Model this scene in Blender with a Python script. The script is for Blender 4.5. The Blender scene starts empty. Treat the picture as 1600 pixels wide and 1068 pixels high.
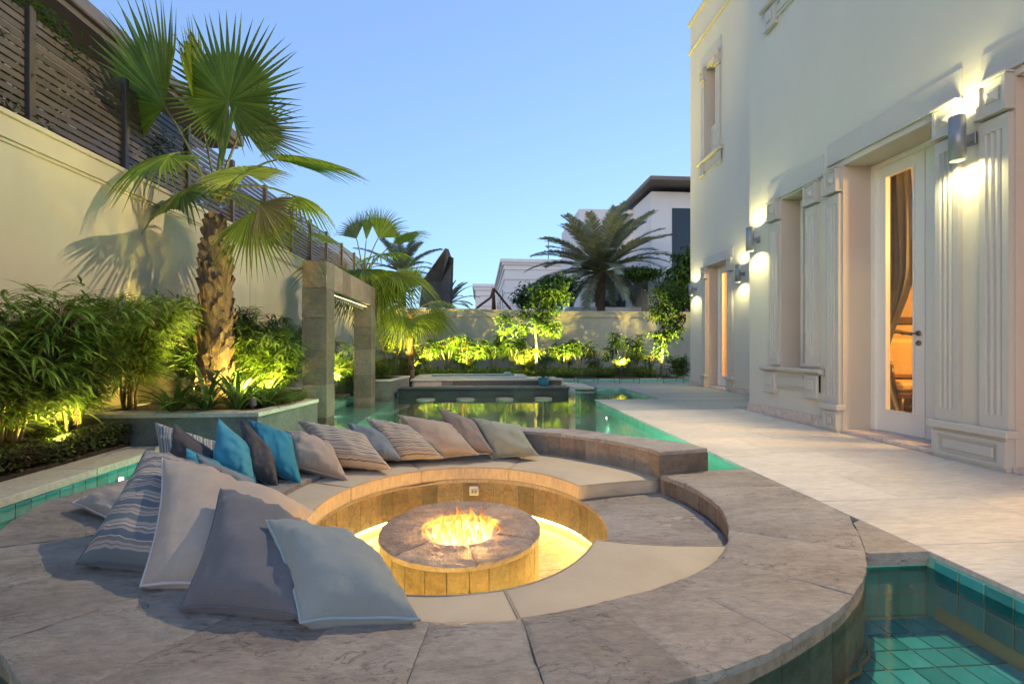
import bpy, math, random
from mathutils import Vector, Matrix, noise as mnoise
random.seed(7)
S = bpy.context.scene
PI = math.pi
TH = math.atan(50/700)
R = math.radians

# ------------------------------------------------------------------ camera, sky, lamps, exposure
cam_d = bpy.data.cameras.new('camera')
cam = bpy.data.objects.new('camera', cam_d); S.collection.objects.link(cam)
cam.location = (0, 0, .92); cam.rotation_euler = (R(90), 0, -TH)
cam_d.sensor_width = 36; cam_d.lens = 36*700/1600
cam_d.shift_y = 9/1600
cam_d.clip_start = .05; cam_d.clip_end = 1500
S.camera = cam

w = bpy.data.worlds.new('World'); S.world = w; w.use_nodes = True
nt = w.node_tree; bgn = nt.nodes['Background']
sky = nt.nodes.new('ShaderNodeTexSky'); sky.sky_type = 'NISHITA'; sky.sun_disc = False
SUN_EL, SUN_AZ = R(4.0), R(215)
sky.sun_elevation = SUN_EL; sky.sun_rotation = SUN_AZ
sky.air_density = 1.0; sky.dust_density = .6; sky.ozone_density = 3.5
hs = nt.nodes.new('ShaderNodeHueSaturation'); hs.inputs['Saturation'].default_value = .80; hs.inputs['Hue'].default_value = .507
nt.links.new(sky.outputs[0], hs.inputs['Color'])
# flat blue mixed into the sky colour flattens the gradient
mxs = nt.nodes.new('ShaderNodeMix'); mxs.data_type = 'RGBA'; mxs.inputs[0].default_value = .52
mxs.inputs[7].default_value = (.33, .61, 1.18, 1)
nt.links.new(hs.outputs[0], mxs.inputs[6]); nt.links.new(mxs.outputs[2], bgn.inputs[0])
bgn.inputs[1].default_value = .15

def lamp(name, kind, loc, energy, color, **kw):
    d = bpy.data.lights.new(name, kind); d.energy = energy; d.color = color
    for k, v in kw.items(): setattr(d, k, v)
    o = bpy.data.objects.new(name, d); S.collection.objects.link(o); o.location = loc
    return o
def aim(o, d):
    o.rotation_euler = Vector(d).to_track_quat('-Z', 'Y').to_euler()

# afterglow of the set sun, low behind the camera
sun = lamp('sun', 'SUN', (0, 0, 30), .12, (1, .80, .66), angle=R(30))
aim(sun, (math.sin(SUN_AZ)*-math.cos(R(10)), -math.cos(SUN_AZ)*math.cos(R(10)), -math.sin(R(10))))

S.view_settings.view_transform = 'Standard'; S.view_settings.look = 'None'
S.view_settings.gamma = 1; S.view_settings.use_curve_mapping = False
S.view_settings.exposure = 2.5
# lamp powers (watts)
E_SCONCE=5; E_NEAR=55; E_FAR=170; E_FLOOD=340; E_POOL=4.2; E_FIRE=4.5; E_ROOM=90
S.cycles.max_bounces = 8; S.cycles.transparent_max_bounces = 16
S.cycles.caustics_reflective = False; S.cycles.caustics_refractive = False
S.cycles.sample_clamp_indirect = 4
S.cycles.use_denoising = True

# ------------------------------------------------------------------ helpers
COL = S.collection
def link(o, parent=None):
    COL.objects.link(o)
    if parent is not None: o.parent = parent
    return o
def tag(o, label=None, cat=None, group=None, kind=None):
    if label: o['label'] = label
    if cat: o['category'] = cat
    if group: o['group'] = group
    if kind: o['kind'] = kind
    return o
def thing(name, label, cat, loc=(0, 0, 0), group=None, rz=0):
    o = bpy.data.objects.new(name, None); link(o); o.location = loc; o.rotation_euler = (0, 0, rz)
    o.empty_display_size = .1
    return tag(o, label, cat, group)

class MB:
    def __init__(s): s.v = []; s.f = []; s.m = []; s.cur = 0
    def add(s, vs, fs, m=None):
        b = len(s.v); s.v.extend([tuple(x) for x in vs])
        for f in fs: s.f.append(tuple(b+i for i in f)); s.m.append(s.cur if m is None else m)
    def box(s, x0, y0, z0, x1, y1, z1, m=None):
        s.add([(x0,y0,z0),(x1,y0,z0),(x1,y1,z0),(x0,y1,z0),(x0,y0,z1),(x1,y0,z1),(x1,y1,z1),(x0,y1,z1)],
              [(0,3,2,1),(4,5,6,7),(0,1,5,4),(1,2,6,5),(2,3,7,6),(3,0,4,7)], m)
    def cbox(s, x0, y0, z0, x1, y1, z1, c=.004, m=None):
        """box with a chamfered outline on all its edges"""
        X=(x0,x0+c,x1-c,x1); Y=(y0,y0+c,y1-c,y1); Z=(z0,z0+c,z1-c,z1)
        v=[]
        for (ix,iy,iz) in ((1,1,0),(2,1,0),(2,2,0),(1,2,0), (1,0,1),(2,0,1),(3,1,1),(3,2,1),(2,3,1),(1,3,1),(0,2,1),(0,1,1),
                           (1,0,2),(2,0,2),(3,1,2),(3,2,2),(2,3,2),(1,3,2),(0,2,2),(0,1,2), (1,1,3),(2,1,3),(2,2,3),(1,2,3)):
            v.append((X[ix],Y[iy],Z[iz]))
        f=[(0,3,2,1),(20,21,22,23)]
        for i in range(8): f.append((4+i,4+(i+1)%8,12+(i+1)%8,12+i))
        f+=[(0,1,5,4),(1,6,5),(1,2,7,6),(2,8,7),(2,3,9,8),(3,10,9),(3,0,11,10),(0,4,11)]
        f+=[(12,13,21,20),(13,14,21),(14,15,22,21),(15,16,22),(16,17,23,22),(17,18,23),(18,19,20,23),(19,12,20)]
        s.add(v,f,m)
    def prism(s, poly, z0, z1, m=None):
        n=len(poly)
        vs=[(x,y,z0) for x,y in poly]+[(x,y,z1) for x,y in poly]
        fs=[tuple(range(n-1,-1,-1)), tuple(range(n,2*n))]+[(i,(i+1)%n,n+(i+1)%n,n+i) for i in range(n)]
        s.add(vs,fs,m)
    def extr(s, poly, o, u, v, wd, L, m=None):
        """polygon in (u,v) coordinates extruded along wd by L from origin o"""
        o,u,v,wd=Vector(o),Vector(u),Vector(v),Vector(wd); n=len(poly)
        a=[o+u*p+v*q for p,q in poly]; b=[x+wd*L for x in a]
        s.add(a+b,[tuple(range(n-1,-1,-1)),tuple(range(n,2*n))]+[(i,(i+1)%n,n+(i+1)%n,n+i) for i in range(n)],m)
    def tube(s, pts, rad, n=8, m=None, cap=True):
        pts=[Vector(p) for p in pts]
        if not isinstance(rad,(list,tuple)): rad=[rad]*len(pts)
        b=len(s.v); rings=[]; prev=None
        for i,p in enumerate(pts):
            t=(pts[min(i+1,len(pts)-1)]-pts[max(i-1,0)])
            if t.length<1e-9: t=Vector((0,0,1))
            t.normalize()
            if prev is None: a=t.orthogonal().normalized()
            else:
                a=prev-t*prev.dot(t)
                a=a.normalized() if a.length>1e-6 else t.orthogonal().normalized()
            prev=a; c=t.cross(a)
            rings.append([p+(a*math.cos(2*PI*k/n)+c*math.sin(2*PI*k/n))*rad[i] for k in range(n)])
        vs=[q for r in rings for q in r]; fs=[]
        for i in range(len(pts)-1):
            for k in range(n):
                fs.append((i*n+k,i*n+(k+1)%n,(i+1)*n+(k+1)%n,(i+1)*n+k))
        if cap:
            fs.append(tuple(range(n-1,-1,-1))); fs.append(tuple((len(pts)-1)*n+k for k in range(n)))
        s.add(vs,fs,m)
    def loop(s, pts, r, n=6, m=None):
        """closed tube"""
        pts=[Vector(p) for p in pts]; N=len(pts); vs=[]; fs=[]
        for i,p in enumerate(pts):
            t=(pts[(i+1)%N]-pts[i-1]).normalized()
            a=Vector((0,0,1)); a=(a-t*a.dot(t))
            a=a.normalized() if a.length>1e-3 else t.orthogonal().normalized()
            c=t.cross(a)
            for k in range(n): vs.append(p+(a*math.cos(2*PI*k/n)+c*math.sin(2*PI*k/n))*r)
        for i in range(N):
            j=(i+1)%N
            for k in range(n): fs.append((i*n+k,i*n+(k+1)%n,j*n+(k+1)%n,j*n+k))
        s.add(vs,fs,m)
    def lathe(s, prof, c=(0,0,0), n=24, m=None):
        vs=[];fs=[]
        for r,z in prof:
            for k in range(n): vs.append((c[0]+r*math.cos(2*PI*k/n),c[1]+r*math.sin(2*PI*k/n),c[2]+z))
        for i in range(len(prof)-1):
            for k in range(n): fs.append((i*n+k,i*n+(k+1)%n,(i+1)*n+(k+1)%n,(i+1)*n+k))
        s.add(vs,fs,m)
    def sector(s, c, r0, r1, a0, a1, z0, z1, n=4, ch=0.0, jit=0, m=None):
        """piece of a ring; r0,r1 numbers or functions of the angle"""
        f0=r0 if callable(r0) else (lambda a:r0); f1=r1 if callable(r1) else (lambda a:r1)
        A=[a0+(a1-a0)*i/n for i in range(n+1)]
        def ring(z,d,da):
            o=[]
            for i,a in enumerate(A):
                aa=a+(da if i==0 else -da if i==n else 0)
                o.append((c[0]+(f0(a)+d)*math.cos(aa),c[1]+(f0(a)+d)*math.sin(aa),z))
            for i,a in reversed(list(enumerate(A))):
                aa=a+(da if i==0 else -da if i==n else 0)
                o.append((c[0]+(f1(a)-d)*math.cos(aa),c[1]+(f1(a)-d)*math.sin(aa),z))
            return o
        N=2*(n+1)
        if ch>0:
            rr=f1(a0); vs=ring(z0,0,0)+ring(z1-ch,0,0)+ring(z1,ch,ch/rr)
            L=3
        else: vs=ring(z0,0,0)+ring(z1,0,0); L=2
        fs=[]
        for l in range(L-1):
            for i in range(N):
                j=(i+1)%N; fs.append((l*N+i,l*N+j,(l+1)*N+j,(l+1)*N+i))
        t=(L-1)*N
        for i in range(n):
            fs.append((t+i,t+N-1-i,t+N-2-i,t+i+1)[::-1] if False else (t+i,t+i+1,t+N-2-i,t+N-1-i))
            fs.append((i,N-1-i,N-2-i,i+1))
        s.add(vs,fs,m)
    def mesh(s, name, mats, smooth=False, sub=None):
        me=bpy.data.meshes.new(name); me.from_pydata(s.v,[],s.f)
        if not isinstance(mats,(list,tuple)): mats=[mats]
        for mm in mats: me.materials.append(mm)
        if len(mats)>1: me.polygons.foreach_set('material_index',s.m)
        if smooth: me.polygons.foreach_set('use_smooth',[True]*len(s.f))
        me.update(); return me
    def build(s, name, mats, parent=None, smooth=False, loc=None):
        """geometry is in world coordinates; the parent Empty's location is taken off"""
        me=s.mesh(name,mats,smooth)
        o=bpy.data.objects.new(name,me); link(o,parent)
        if parent is not None:
            # parents carry only a location, so keep world coordinates by offsetting back
            p=parent; off=Vector((0,0,0))
            while p is not None: off+=Vector(p.location); p=p.parent
            o.location=-off if loc is None else loc
        elif loc is not None: o.location=loc
        return o
def put(me, name, parent, M, **k):
    """link a shared mesh at world matrix M under an unrotated parent"""
    o=bpy.data.objects.new(name,me); link(o,parent)
    off=Vector((0,0,0)); p=parent
    while p is not None: off+=Vector(p.location); p=p.parent
    o.matrix_basis=Matrix.Translation(-off)@M
    return o
def fixn(me):
    import bmesh
    b=bmesh.new(); b.from_mesh(me); bmesh.ops.recalc_face_normals(b,faces=b.faces); b.to_mesh(me); b.free()

# image measurements turned into metres: at() a point at a given depth, gp() a point on a level surface
ct, st = math.cos(TH), math.sin(TH)
def at(x, y, Z):
    Xc=(x-800)/700*Z
    return Vector((Xc*ct+Z*st, Z*ct-Xc*st, .92+(543-y)/700*Z))
def gp(x, y, z=0): return at(x, y, (.92-z)*700/(y-543))

# ------------------------------------------------------------------ materials
MAT={}
def nodes(name):
    m=bpy.data.materials.new(name); m.use_nodes=True; MAT[name]=m
    return m, m.node_tree, m.node_tree.nodes['Principled BSDF']
def N(nt, t, **kw):
    n=nt.nodes.new(t)
    for k,v in kw.items():
        if k.startswith('i_'): n.inputs[k[2:].replace('_',' ')].default_value=v
        else: setattr(n,k,v)
    return n
def coords(nt, scale=(1,1,1), rand=True, obj=False):
    """world position, shifted per object so that alike pieces never repeat"""
    g=N(nt,'ShaderNodeNewGeometry'); src=g.outputs['Position']
    if obj: src=N(nt,'ShaderNodeTexCoord').outputs['Object']
    mp=N(nt,'ShaderNodeMapping'); mp.inputs['Scale'].default_value=scale
    nt.links.new(src,mp.inputs[0])
    if rand:
        oi=N(nt,'ShaderNodeObjectInfo'); mu=N(nt,'ShaderNodeMath',operation='MULTIPLY'); mu.inputs[1].default_value=37
        nt.links.new(oi.outputs['Random'],mu.inputs[0]); cb=N(nt,'ShaderNodeCombineXYZ')
        nt.links.new(mu.outputs[0],cb.inputs[0]); nt.links.new(mu.outputs[0],cb.inputs[2])
        nt.links.new(cb.outputs[0],mp.inputs['Location'])
    return mp.outputs[0]
def ramp(nt, fac, stops, interp='LINEAR'):
    r=N(nt,'ShaderNodeValToRGB'); r.color_ramp.interpolation=interp
    e=r.color_ramp.elements
    while len(e)<len(stops): e.new(.5)
    for el,(p,c) in zip(e,stops): el.position=p; el.color=(*c,1) if len(c)==3 else c
    nt.links.new(fac,r.inputs[0]); return r.outputs[0]
def mixc(nt, fac, a, b, mode='MIX'):
    m=N(nt,'ShaderNodeMix',data_type='RGBA',blend_type=mode)
    for s_,v in ((m.inputs[0],fac),(m.inputs[6],a),(m.inputs[7],b)):
        if hasattr(v,'links'): nt.links.new(v,s_)
        elif isinstance(v,(int,float)): s_.default_value=v
        else: s_.default_value=(*v,1) if len(v)==3 else v
    return m.outputs[2]
def bump(nt, h, strength, dist=.01, prev=None):
    b=N(nt,'ShaderNodeBump'); b.inputs['Strength'].default_value=strength; b.inputs['Distance'].default_value=dist
    nt.links.new(h,b.inputs['Height'])
    if prev is not None: nt.links.new(prev,b.inputs['Normal'])
    return b.outputs[0]
def noise(nt, co, scale, detail=5, rough=.6, dist=0):
    n=N(nt,'ShaderNodeTexNoise'); n.inputs['Scale'].default_value=scale; n.inputs['Detail'].default_value=detail
    n.inputs['Roughness'].default_value=rough; n.inputs['Distortion'].default_value=dist
    nt.links.new(co,n.inputs['Vector']); return n.outputs['Fac']
def simple(name, c1, c2=None, rough=.7, ns=6, bs=0, bd=.004, bsc=40, metal=0, vary=.0, stretch=(1,1,1), obj=False, spec=.5):
    m,nt,p=nodes(name); co=coords(nt,stretch,True,obj); c2=c2 or c1
    col=ramp(nt,noise(nt,co,ns),[(.3,c1),(.7,c2)])
    if vary:
        oi=N(nt,'ShaderNodeObjectInfo'); mr=N(nt,'ShaderNodeMapRange'); mr.inputs[3].default_value=1-vary; mr.inputs[4].default_value=1+vary
        nt.links.new(oi.outputs['Random'],mr.inputs[0])
        cc=N(nt,'ShaderNodeVectorMath',operation='SCALE'); nt.links.new(col,cc.inputs[0]); nt.links.new(mr.outputs[0],cc.inputs['Scale']); col=cc.outputs[0]
    nt.links.new(col,p.inputs['Base Color']); p.inputs['Roughness'].default_value=rough; p.inputs['Metallic'].default_value=metal
    p.inputs['Specular IOR Level'].default_value=spec
    if bs: nt.links.new(bump(nt,noise(nt,co,bsc,6,.65),bs,bd),p.inputs['Normal'])
    return m
def slate(name, cols, stretch=(1,1,1), crack=.6, rough=.55, big=2.2, bstr=.5, vary=.16, finescale=26):
    """cleft quartzite: colour clouds per slab, fine layered grain, wandering cleft edges"""
    m,nt,p=nodes(name); co=coords(nt,stretch)
    n1=noise(nt,co,big,8,.62,.4)
    col=ramp(nt,n1,[(.28,cols[0]),(.45,cols[1]),(.6,cols[2]),(.78,cols[3])])
    fine=noise(nt,co,finescale,8,.7)
    col=mixc(nt,.55,col,ramp(nt,fine,[(.30,(.55,.54,.53)),(.5,(1,1,1)),(.70,(1.4,1.37,1.34))]),'MULTIPLY')
    oi=N(nt,'ShaderNodeObjectInfo'); mr=N(nt,'ShaderNodeMapRange'); mr.inputs[3].default_value=1-vary; mr.inputs[4].default_value=1+vary
    nt.links.new(oi.outputs['Random'],mr.inputs[0])
    cc=N(nt,'ShaderNodeVectorMath',operation='SCALE'); nt.links.new(col,cc.inputs[0]); nt.links.new(mr.outputs[0],cc.inputs['Scale']); col=cc.outputs[0]
    # cleft steps: terraces of a low noise, only here and there
    lo=noise(nt,co,big*1.6,9,.62,1.3)
    ml=N(nt,'ShaderNodeMath',operation='MULTIPLY'); ml.inputs[1].default_value=7; nt.links.new(lo,ml.inputs[0])
    sn=N(nt,'ShaderNodeMath',operation='SNAP'); sn.inputs[1].default_value=1; nt.links.new(ml.outputs[0],sn.inputs[0])
    fr=N(nt,'ShaderNodeMath',operation='FRACT'); nt.links.new(ml.outputs[0],fr.inputs[0])
    edge=ramp(nt,fr.outputs[0],[(0,(1,1,1)),(.05,(.8,.8,.8)),(.13,(0,0,0)),(1,(0,0,0))])
    mask=ramp(nt,noise(nt,co,big*1.3,3,.5),[(.49,(0,0,0)),(.58,(1,1,1))])
    em=mixc(nt,1.0,edge,mask,'MULTIPLY')
    col=mixc(nt,em,col,mixc(nt,crack,col,(.045,.038,.034)))
    nt.links.new(col,p.inputs['Base Color'])
    b1=bump(nt,sn.outputs[0],min(1,bstr*1.2),.012)
    b2=bump(nt,noise(nt,co,finescale*.45,9,.72),min(1,bstr*1.4),.03,b1)
    b3=bump(nt,fine,min(1,bstr*1.4),.010,b2)
    nt.links.new(b3,p.inputs['Normal'])
    p.inputs['Roughness'].default_value=rough; p.inputs['Specular IOR Level'].default_value=.4
    return m
def leafmat(name, c1, c2, vary=.25, trans=.35, rough=.5, ns=3):
    m,nt,p=nodes(name); co=coords(nt)
    col=ramp(nt,noise(nt,co,ns,3),[(.3,c1),(.7,c2)])
    oi=N(nt,'ShaderNodeObjectInfo'); mr=N(nt,'ShaderNodeMapRange'); mr.inputs[3].default_value=1-vary; mr.inputs[4].default_value=1+vary
    nt.links.new(oi.outputs['Random'],mr.inputs[0])
    g=N(nt,'ShaderNodeNewGeometry'); mr2=N(nt,'ShaderNodeMapRange'); mr2.inputs[3].default_value=.65; mr2.inputs[4].default_value=1.4
    nt.links.new(g.outputs['Random Per Island'],mr2.inputs[0])
    mm=N(nt,'ShaderNodeMath',operation='MULTIPLY'); nt.links.new(mr.outputs[0],mm.inputs[0]); nt.links.new(mr2.outputs[0],mm.inputs[1])
    cc=N(nt,'ShaderNodeVectorMath',operation='SCALE'); nt.links.new(col,cc.inputs[0]); nt.links.new(mm.outputs[0],cc.inputs['Scale']); col=cc.outputs[0]
    nt.links.new(col,p.inputs['Base Color']); p.inputs['Roughness'].default_value=rough; p.inputs['Specular IOR Level'].default_value=.35
    tr=N(nt,'ShaderNodeBsdfTranslucent'); nt.links.new(col,tr.inputs[0]); mx=N(nt,'ShaderNodeMixShader'); mx.inputs[0].default_value=trans
    nt.links.new(p.outputs[0],mx.inputs[1]); nt.links.new(tr.outputs[0],mx.inputs[2])
    nt.links.new(mx.outputs[0],nt.nodes['Material Output'].inputs[0])
    return m
def emis(name, c, s):
    m,nt,p=nodes(name); p.inputs['Base Color'].default_value=(*c,1); p.inputs['Emission Color'].default_value=(*c,1); p.inputs['Emission Strength'].default_value=s
    return m

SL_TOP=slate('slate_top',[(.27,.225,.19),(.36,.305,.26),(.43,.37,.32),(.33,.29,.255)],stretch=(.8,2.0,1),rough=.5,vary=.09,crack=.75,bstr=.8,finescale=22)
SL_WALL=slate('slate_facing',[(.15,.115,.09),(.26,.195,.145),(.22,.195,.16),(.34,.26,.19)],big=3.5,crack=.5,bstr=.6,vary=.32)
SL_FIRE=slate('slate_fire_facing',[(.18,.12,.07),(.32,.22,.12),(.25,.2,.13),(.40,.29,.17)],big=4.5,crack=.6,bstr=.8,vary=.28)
SL_PORTAL=slate('slate_portal',[(.18,.125,.085),(.30,.21,.145),(.21,.175,.13),(.37,.265,.185)],big=2.6,crack=.3,bstr=.5,vary=.3,rough=.5)
MORTAR=simple('mortar',(.30,.265,.23),(.38,.335,.29),rough=.9,ns=14,bs=.3)
TRAV=slate('travertine',[(.46,.41,.35),(.52,.47,.41),(.56,.51,.45),(.50,.45,.38)],stretch=(.7,4,1),big=1.6,crack=.08,rough=.42,bstr=.05,vary=.06,finescale=14)
TRAVE=slate('travertine_edging',[(.52,.45,.35),(.60,.53,.43),(.62,.56,.46),(.56,.5,.4)],big=3,crack=.1,rough=.5,bstr=.12,vary=.05,finescale=30)
PINKST=slate('pinkish_stone',[(.42,.32,.27),(.52,.42,.36),(.58,.5,.44),(.45,.36,.3)],big=14,crack=.2,rough=.4,bstr=.05,vary=.05)
DECKW=slate('composite_board',[(.24,.25,.23),(.30,.31,.285),(.33,.34,.31),(.27,.275,.25)],stretch=(.5,8,1),big=2,crack=.0,rough=.6,bstr=.12,vary=.12)
GREYST=slate('grey_planter_stone',[(.11,.11,.095),(.16,.16,.14),(.19,.185,.165),(.14,.14,.12)],big=5,crack=.1,rough=.45,bstr=.15,vary=.05)
WALLC=simple('cream_render',(.53,.47,.32),(.60,.535,.375),rough=.85,ns=2.4,stretch=(1,1,.3),bs=.12,bsc=120,bd=.002)
HOUSEC=simple('white_render',(.50,.475,.41),(.54,.515,.45),rough=.8,ns=1.1,stretch=(1,1,.25),bs=.12,bsc=90,bd=.002)
TRIM=simple('grey_trim',(.43,.41,.37),(.46,.44,.40),rough=.65,ns=2)
REVEAL=simple('beige_reveal',(.44,.39,.335),(.48,.425,.365),rough=.8,ns=2)
WHITEP=simple('white_door_paint',(.70,.68,.63),(.72,.70,.65),rough=.4,ns=2)
DARKM=simple('dark_brown_metal',(.085,.066,.055),(.12,.095,.08),rough=.45,ns=5,vary=.2)
SOIL=simple('soil',(.03,.022,.015),(.06,.045,.03),rough=.95,ns=20,bs=.8,bsc=60,bd=.02)
PAVE=simple('ground_soil',(.25,.21,.16),(.30,.25,.19),rough=.9,ns=1)
GREYMET=simple('grey_lamp_metal',(.20,.22,.24),(.23,.25,.27),rough=.4,ns=5,metal=.3)
BLACKST=simple('charcoal_stone',(.014,.014,.015),(.028,.028,.028),rough=.5,ns=9,bs=.1)
STEEL=simple('steel',(.5,.48,.45),rough=.3,metal=1)
BRONZE=simple('bronze',(.2,.16,.12),rough=.35,metal=.9)
# ------------------------------------------------------------------ ground, pool, deck
def struct(name, mb, mats, smooth=False):
    o=mb.build(name,mats,None,smooth); o['kind']='structure'; return o
m=MB(); m.box(-400,-400,-1.8,400,800,-1.5); struct('ground',m,PAVE)
m=MB(); m.box(-60,16.3,-1.4,60,120,-.1); struct('neighbouring_ground',m,PAVE)

def tilemat(name, c1, c2, grout, size, rough=.12):
    m,nt,p=nodes(name); g=N(nt,'ShaderNodeNewGeometry')
    # grid on whichever two axes lie in the face
    sp=N(nt,'ShaderNodeSeparateXYZ'); nt.links.new(g.outputs['Position'],sp.inputs[0])
    sn=N(nt,'ShaderNodeSeparateXYZ'); nt.links.new(g.outputs['True Normal'],sn.inputs[0])
    outs=[]
    for ax in range(3):
        d=N(nt,'ShaderNodeMath',operation='DIVIDE'); d.inputs[1].default_value=size; nt.links.new(sp.outputs[ax],d.inputs[0])
        a=N(nt,'ShaderNodeMath',operation='PINGPONG'); a.inputs[1].default_value=.5; nt.links.new(d.outputs[0],a.inputs[0])
        l=N(nt,'ShaderNodeMath',operation='LESS_THAN'); l.inputs[1].default_value=.035; nt.links.new(a.outputs[0],l.inputs[0])
        ab=N(nt,'ShaderNodeMath',operation='ABSOLUTE'); nt.links.new(sn.outputs[ax],ab.inputs[0])
        k=N(nt,'ShaderNodeMath',operation='LESS_THAN'); k.inputs[1].default_value=.5; nt.links.new(ab.outputs[0],k.inputs[0])
        q=N(nt,'ShaderNodeMath',operation='MULTIPLY'); nt.links.new(l.outputs[0],q.inputs[0]); nt.links.new(k.outputs[0],q.inputs[1]); outs.append(q.outputs[0])
    mx=N(nt,'ShaderNodeMath',operation='MAXIMUM'); nt.links.new(outs[0],mx.inputs[0]); nt.links.new(outs[1],mx.inputs[1])
    mx2=N(nt,'ShaderNodeMath',operation='MAXIMUM'); nt.links.new(mx.outputs[0],mx2.inputs[0]); nt.links.new(outs[2],mx2.inputs[1])
    # one shade per tile
    dv=N(nt,'ShaderNodeVectorMath',operation='SCALE'); dv.inputs['Scale'].default_value=1/size; nt.links.new(g.outputs['Position'],dv.inputs[0])
    ad=N(nt,'ShaderNodeVectorMath',operation='ADD'); ad.inputs[1].default_value=(.01,.01,.01); nt.links.new(dv.outputs[0],ad.inputs[0])
    fl=N(nt,'ShaderNodeVectorMath',operation='FLOOR'); nt.links.new(ad.outputs[0],fl.inputs[0])
    wn=N(nt,'ShaderNodeTexWhiteNoise',noise_dimensions='3D'); nt.links.new(fl.outputs[0],wn.inputs['Vector'])
    col=ramp(nt,wn.outputs['Value'],[(0,c1),(1,c2)])
    col=mixc(nt,mx2.outputs[0],col,grout); nt.links.new(col,p.inputs['Base Color']); p.inputs['Roughness'].default_value=rough
    return m
POOLT=tilemat('pool_tile_lining',(.16,.46,.36),(.24,.56,.44),(.35,.38,.30),.1)
TILE=simple('glazed_aqua_tile',(.04,.28,.28),(.085,.39,.36),rough=.12,ns=5,vary=.25)
GROUT=simple('yellow_grout',(.50,.42,.20),(.55,.46,.24),rough=.8,ns=9)

WZ=-.072    # water level
XL,XR=-2.92,2.03
pool=MB()
# floors and walls of the shell; near basin shallow, main pool deep
pool.box(-3.3,3.05,-1.35,6.2,14.2,-1.15)
pool.box(-3.3,3.05,-1.15,-2.72,5.9,-.26)            # left channel runs on to the planter
pool.box(-2.72,5.05,-1.15,-1.74,9.25,-.16)          # shallow shelf under the portal
pool.box(XL-.4,-2.0,-.30,XL,4.44,-.055)             # wall under the left coping
pool.box(XR,-2.0,-.30,XR+.5,3.05,-.024)             # wall under the deck edge
pool.box(XR,3.052,-1.15,XR+.5,7.74,-.024)
pool.box(XR+.5,7.3,-1.15,3.25,7.74,-.024)
pool.box(3.25,7.3,-1.15,3.7,10.2,-.024)
pool.box(-2.72,4.44,-.26,-2.70,5.05,-.055)
pool.box(-2.6,9.6,-1.15,-1.6,10.4,-.03)
pool.box(2.0,12.9,-1.15,6.2,13.2,-.024)
pool.box(2.7,10.2,-1.15,6.2,11.88,-.024)
pool.box(-2.85,5.9,-1.15,-2.42,9.2,-.03)
lining=struct('pool_lining',pool,POOLT)

# separate glazed tiles where they show large
tm=MB(); tm.cbox(-.0475,-.0475,0,.0475,.0475,.006,.002); tile_me=tm.mesh('tile',TILE)
gr=MB()
gr.box(XR-.002,.4,-.30,XR,1.86,-.03)
gr.box(XL,1.9,-.3,XL+.002,4.43,-.058)
gr.box(.55,.4,-.302,XR-.002,2.03,-.296)
gr_o=gr.build('tile_grout',GROUT,lining)
def tile(M): put(tile_me,'tile',lining,M)
for i in range(15):
    for k in range(3):
        z=-.078-.1*k+.0
        if z-.05<-.32: continue
        tile(Matrix.Translation((XR-.002,1.86-.05-.1*i,z))@Matrix.Rotation(R(-90),4,'Y'))
for i in range(25):
    for k in range(2):
        tile(Matrix.Translation((XL+.002,4.38-.1*i,-.108-.1*k))@Matrix.Rotation(R(90),4,'Y'))
for i in range(13):
    for j in range(15):
        x=XR-.052-.1*i; y=1.83-.1*j
        if (x-0)**2+(y-2.88)**2<1.75**2 or y>2.0: continue
        if x<1.0 and y>1.2: continue
        tile(Matrix.Translation((x,y,-.296)))

# water: one clear sheet, tinted, reflecting by fresnel
m,nt,p=nodes('pool_water')
nt.nodes.remove(p)
fz=N(nt,'ShaderNodeFresnel'); fz.inputs[0].default_value=1.30
co=coords(nt,(1,1,1),False); bp=bump(nt,noise(nt,co,5,2,.5),.05,.02)
bp=bump(nt,noise(nt,co,1.3,2,.5),.08,.03,bp)
nt.links.new(bp,fz.inputs['Normal'])
trn=N(nt,'ShaderNodeBsdfTransparent'); trn.inputs[0].default_value=(.91,.985,.955,1)
gl=N(nt,'ShaderNodeBsdfGlossy'); gl.inputs['Roughness'].default_value=.06; nt.links.new(bp,gl.inputs['Normal'])
mx=N(nt,'ShaderNodeMixShader'); nt.links.new(fz.outputs[0],mx.inputs[0]); nt.links.new(trn.outputs[0],mx.inputs[1]); nt.links.new(gl.outputs[0],mx.inputs[2])
nt.links.new(mx.outputs[0],nt.nodes['Material Output'].inputs[0]); WATER=m


# travertine deck: base sheet and slabs with recessed joints
m=MB()
m.box(XR+.02,-2,-.5,3.95,6.45,-.004); m.box(3.95,6.35,-.5,6.2,11.87,-.009); m.box(3.3,7.73,-.5,3.95,11.87,-.009); m.box(XR+.02,6.455,-.5,3.95,7.70,-.009)
m.box(2.75,10.25,-.5,3.3,11.87,-.009)
deck=struct('deck_base',m,MORTAR)
def slab(x0,y0,x1,y1,mat,z0=-.026,z1=0,name='slab',par=None,c=.0025,g=.0015):
    b=MB(); b.cbox(x0+g,y0+g,z0,x1-g,y1-g,z1+random.uniform(-.0006,.0006),c); return b.build(name,mat,par if par else deck)
y=-1.65; row=0
while y<6.44:
    y1=min(y+.6,6.45); xs=[XR]
    x=XR+(.55 if row%2 else .95)
    while x<3.9: xs.append(x); x+=.95
    xs.append(3.925)
    for a,b in zip(xs,xs[1:]):
        if b-a<.05: continue
        # the slate bridge and rim take the corner where pool and deck meet
        slab(a,y,b,y1,TRAV)
    y=y1; row+=1
y=6.45+.002
while y<11.85:
    y1=min(y+.14,11.88)
    x0=XR if y<7.74 else (3.25 if y<10.2 else 2.72)
    slab(x0,y,6.2 if y>6.6 else 3.93,y1,DECKW,name='board',c=.003,g=.003)
    y=y1
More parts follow.
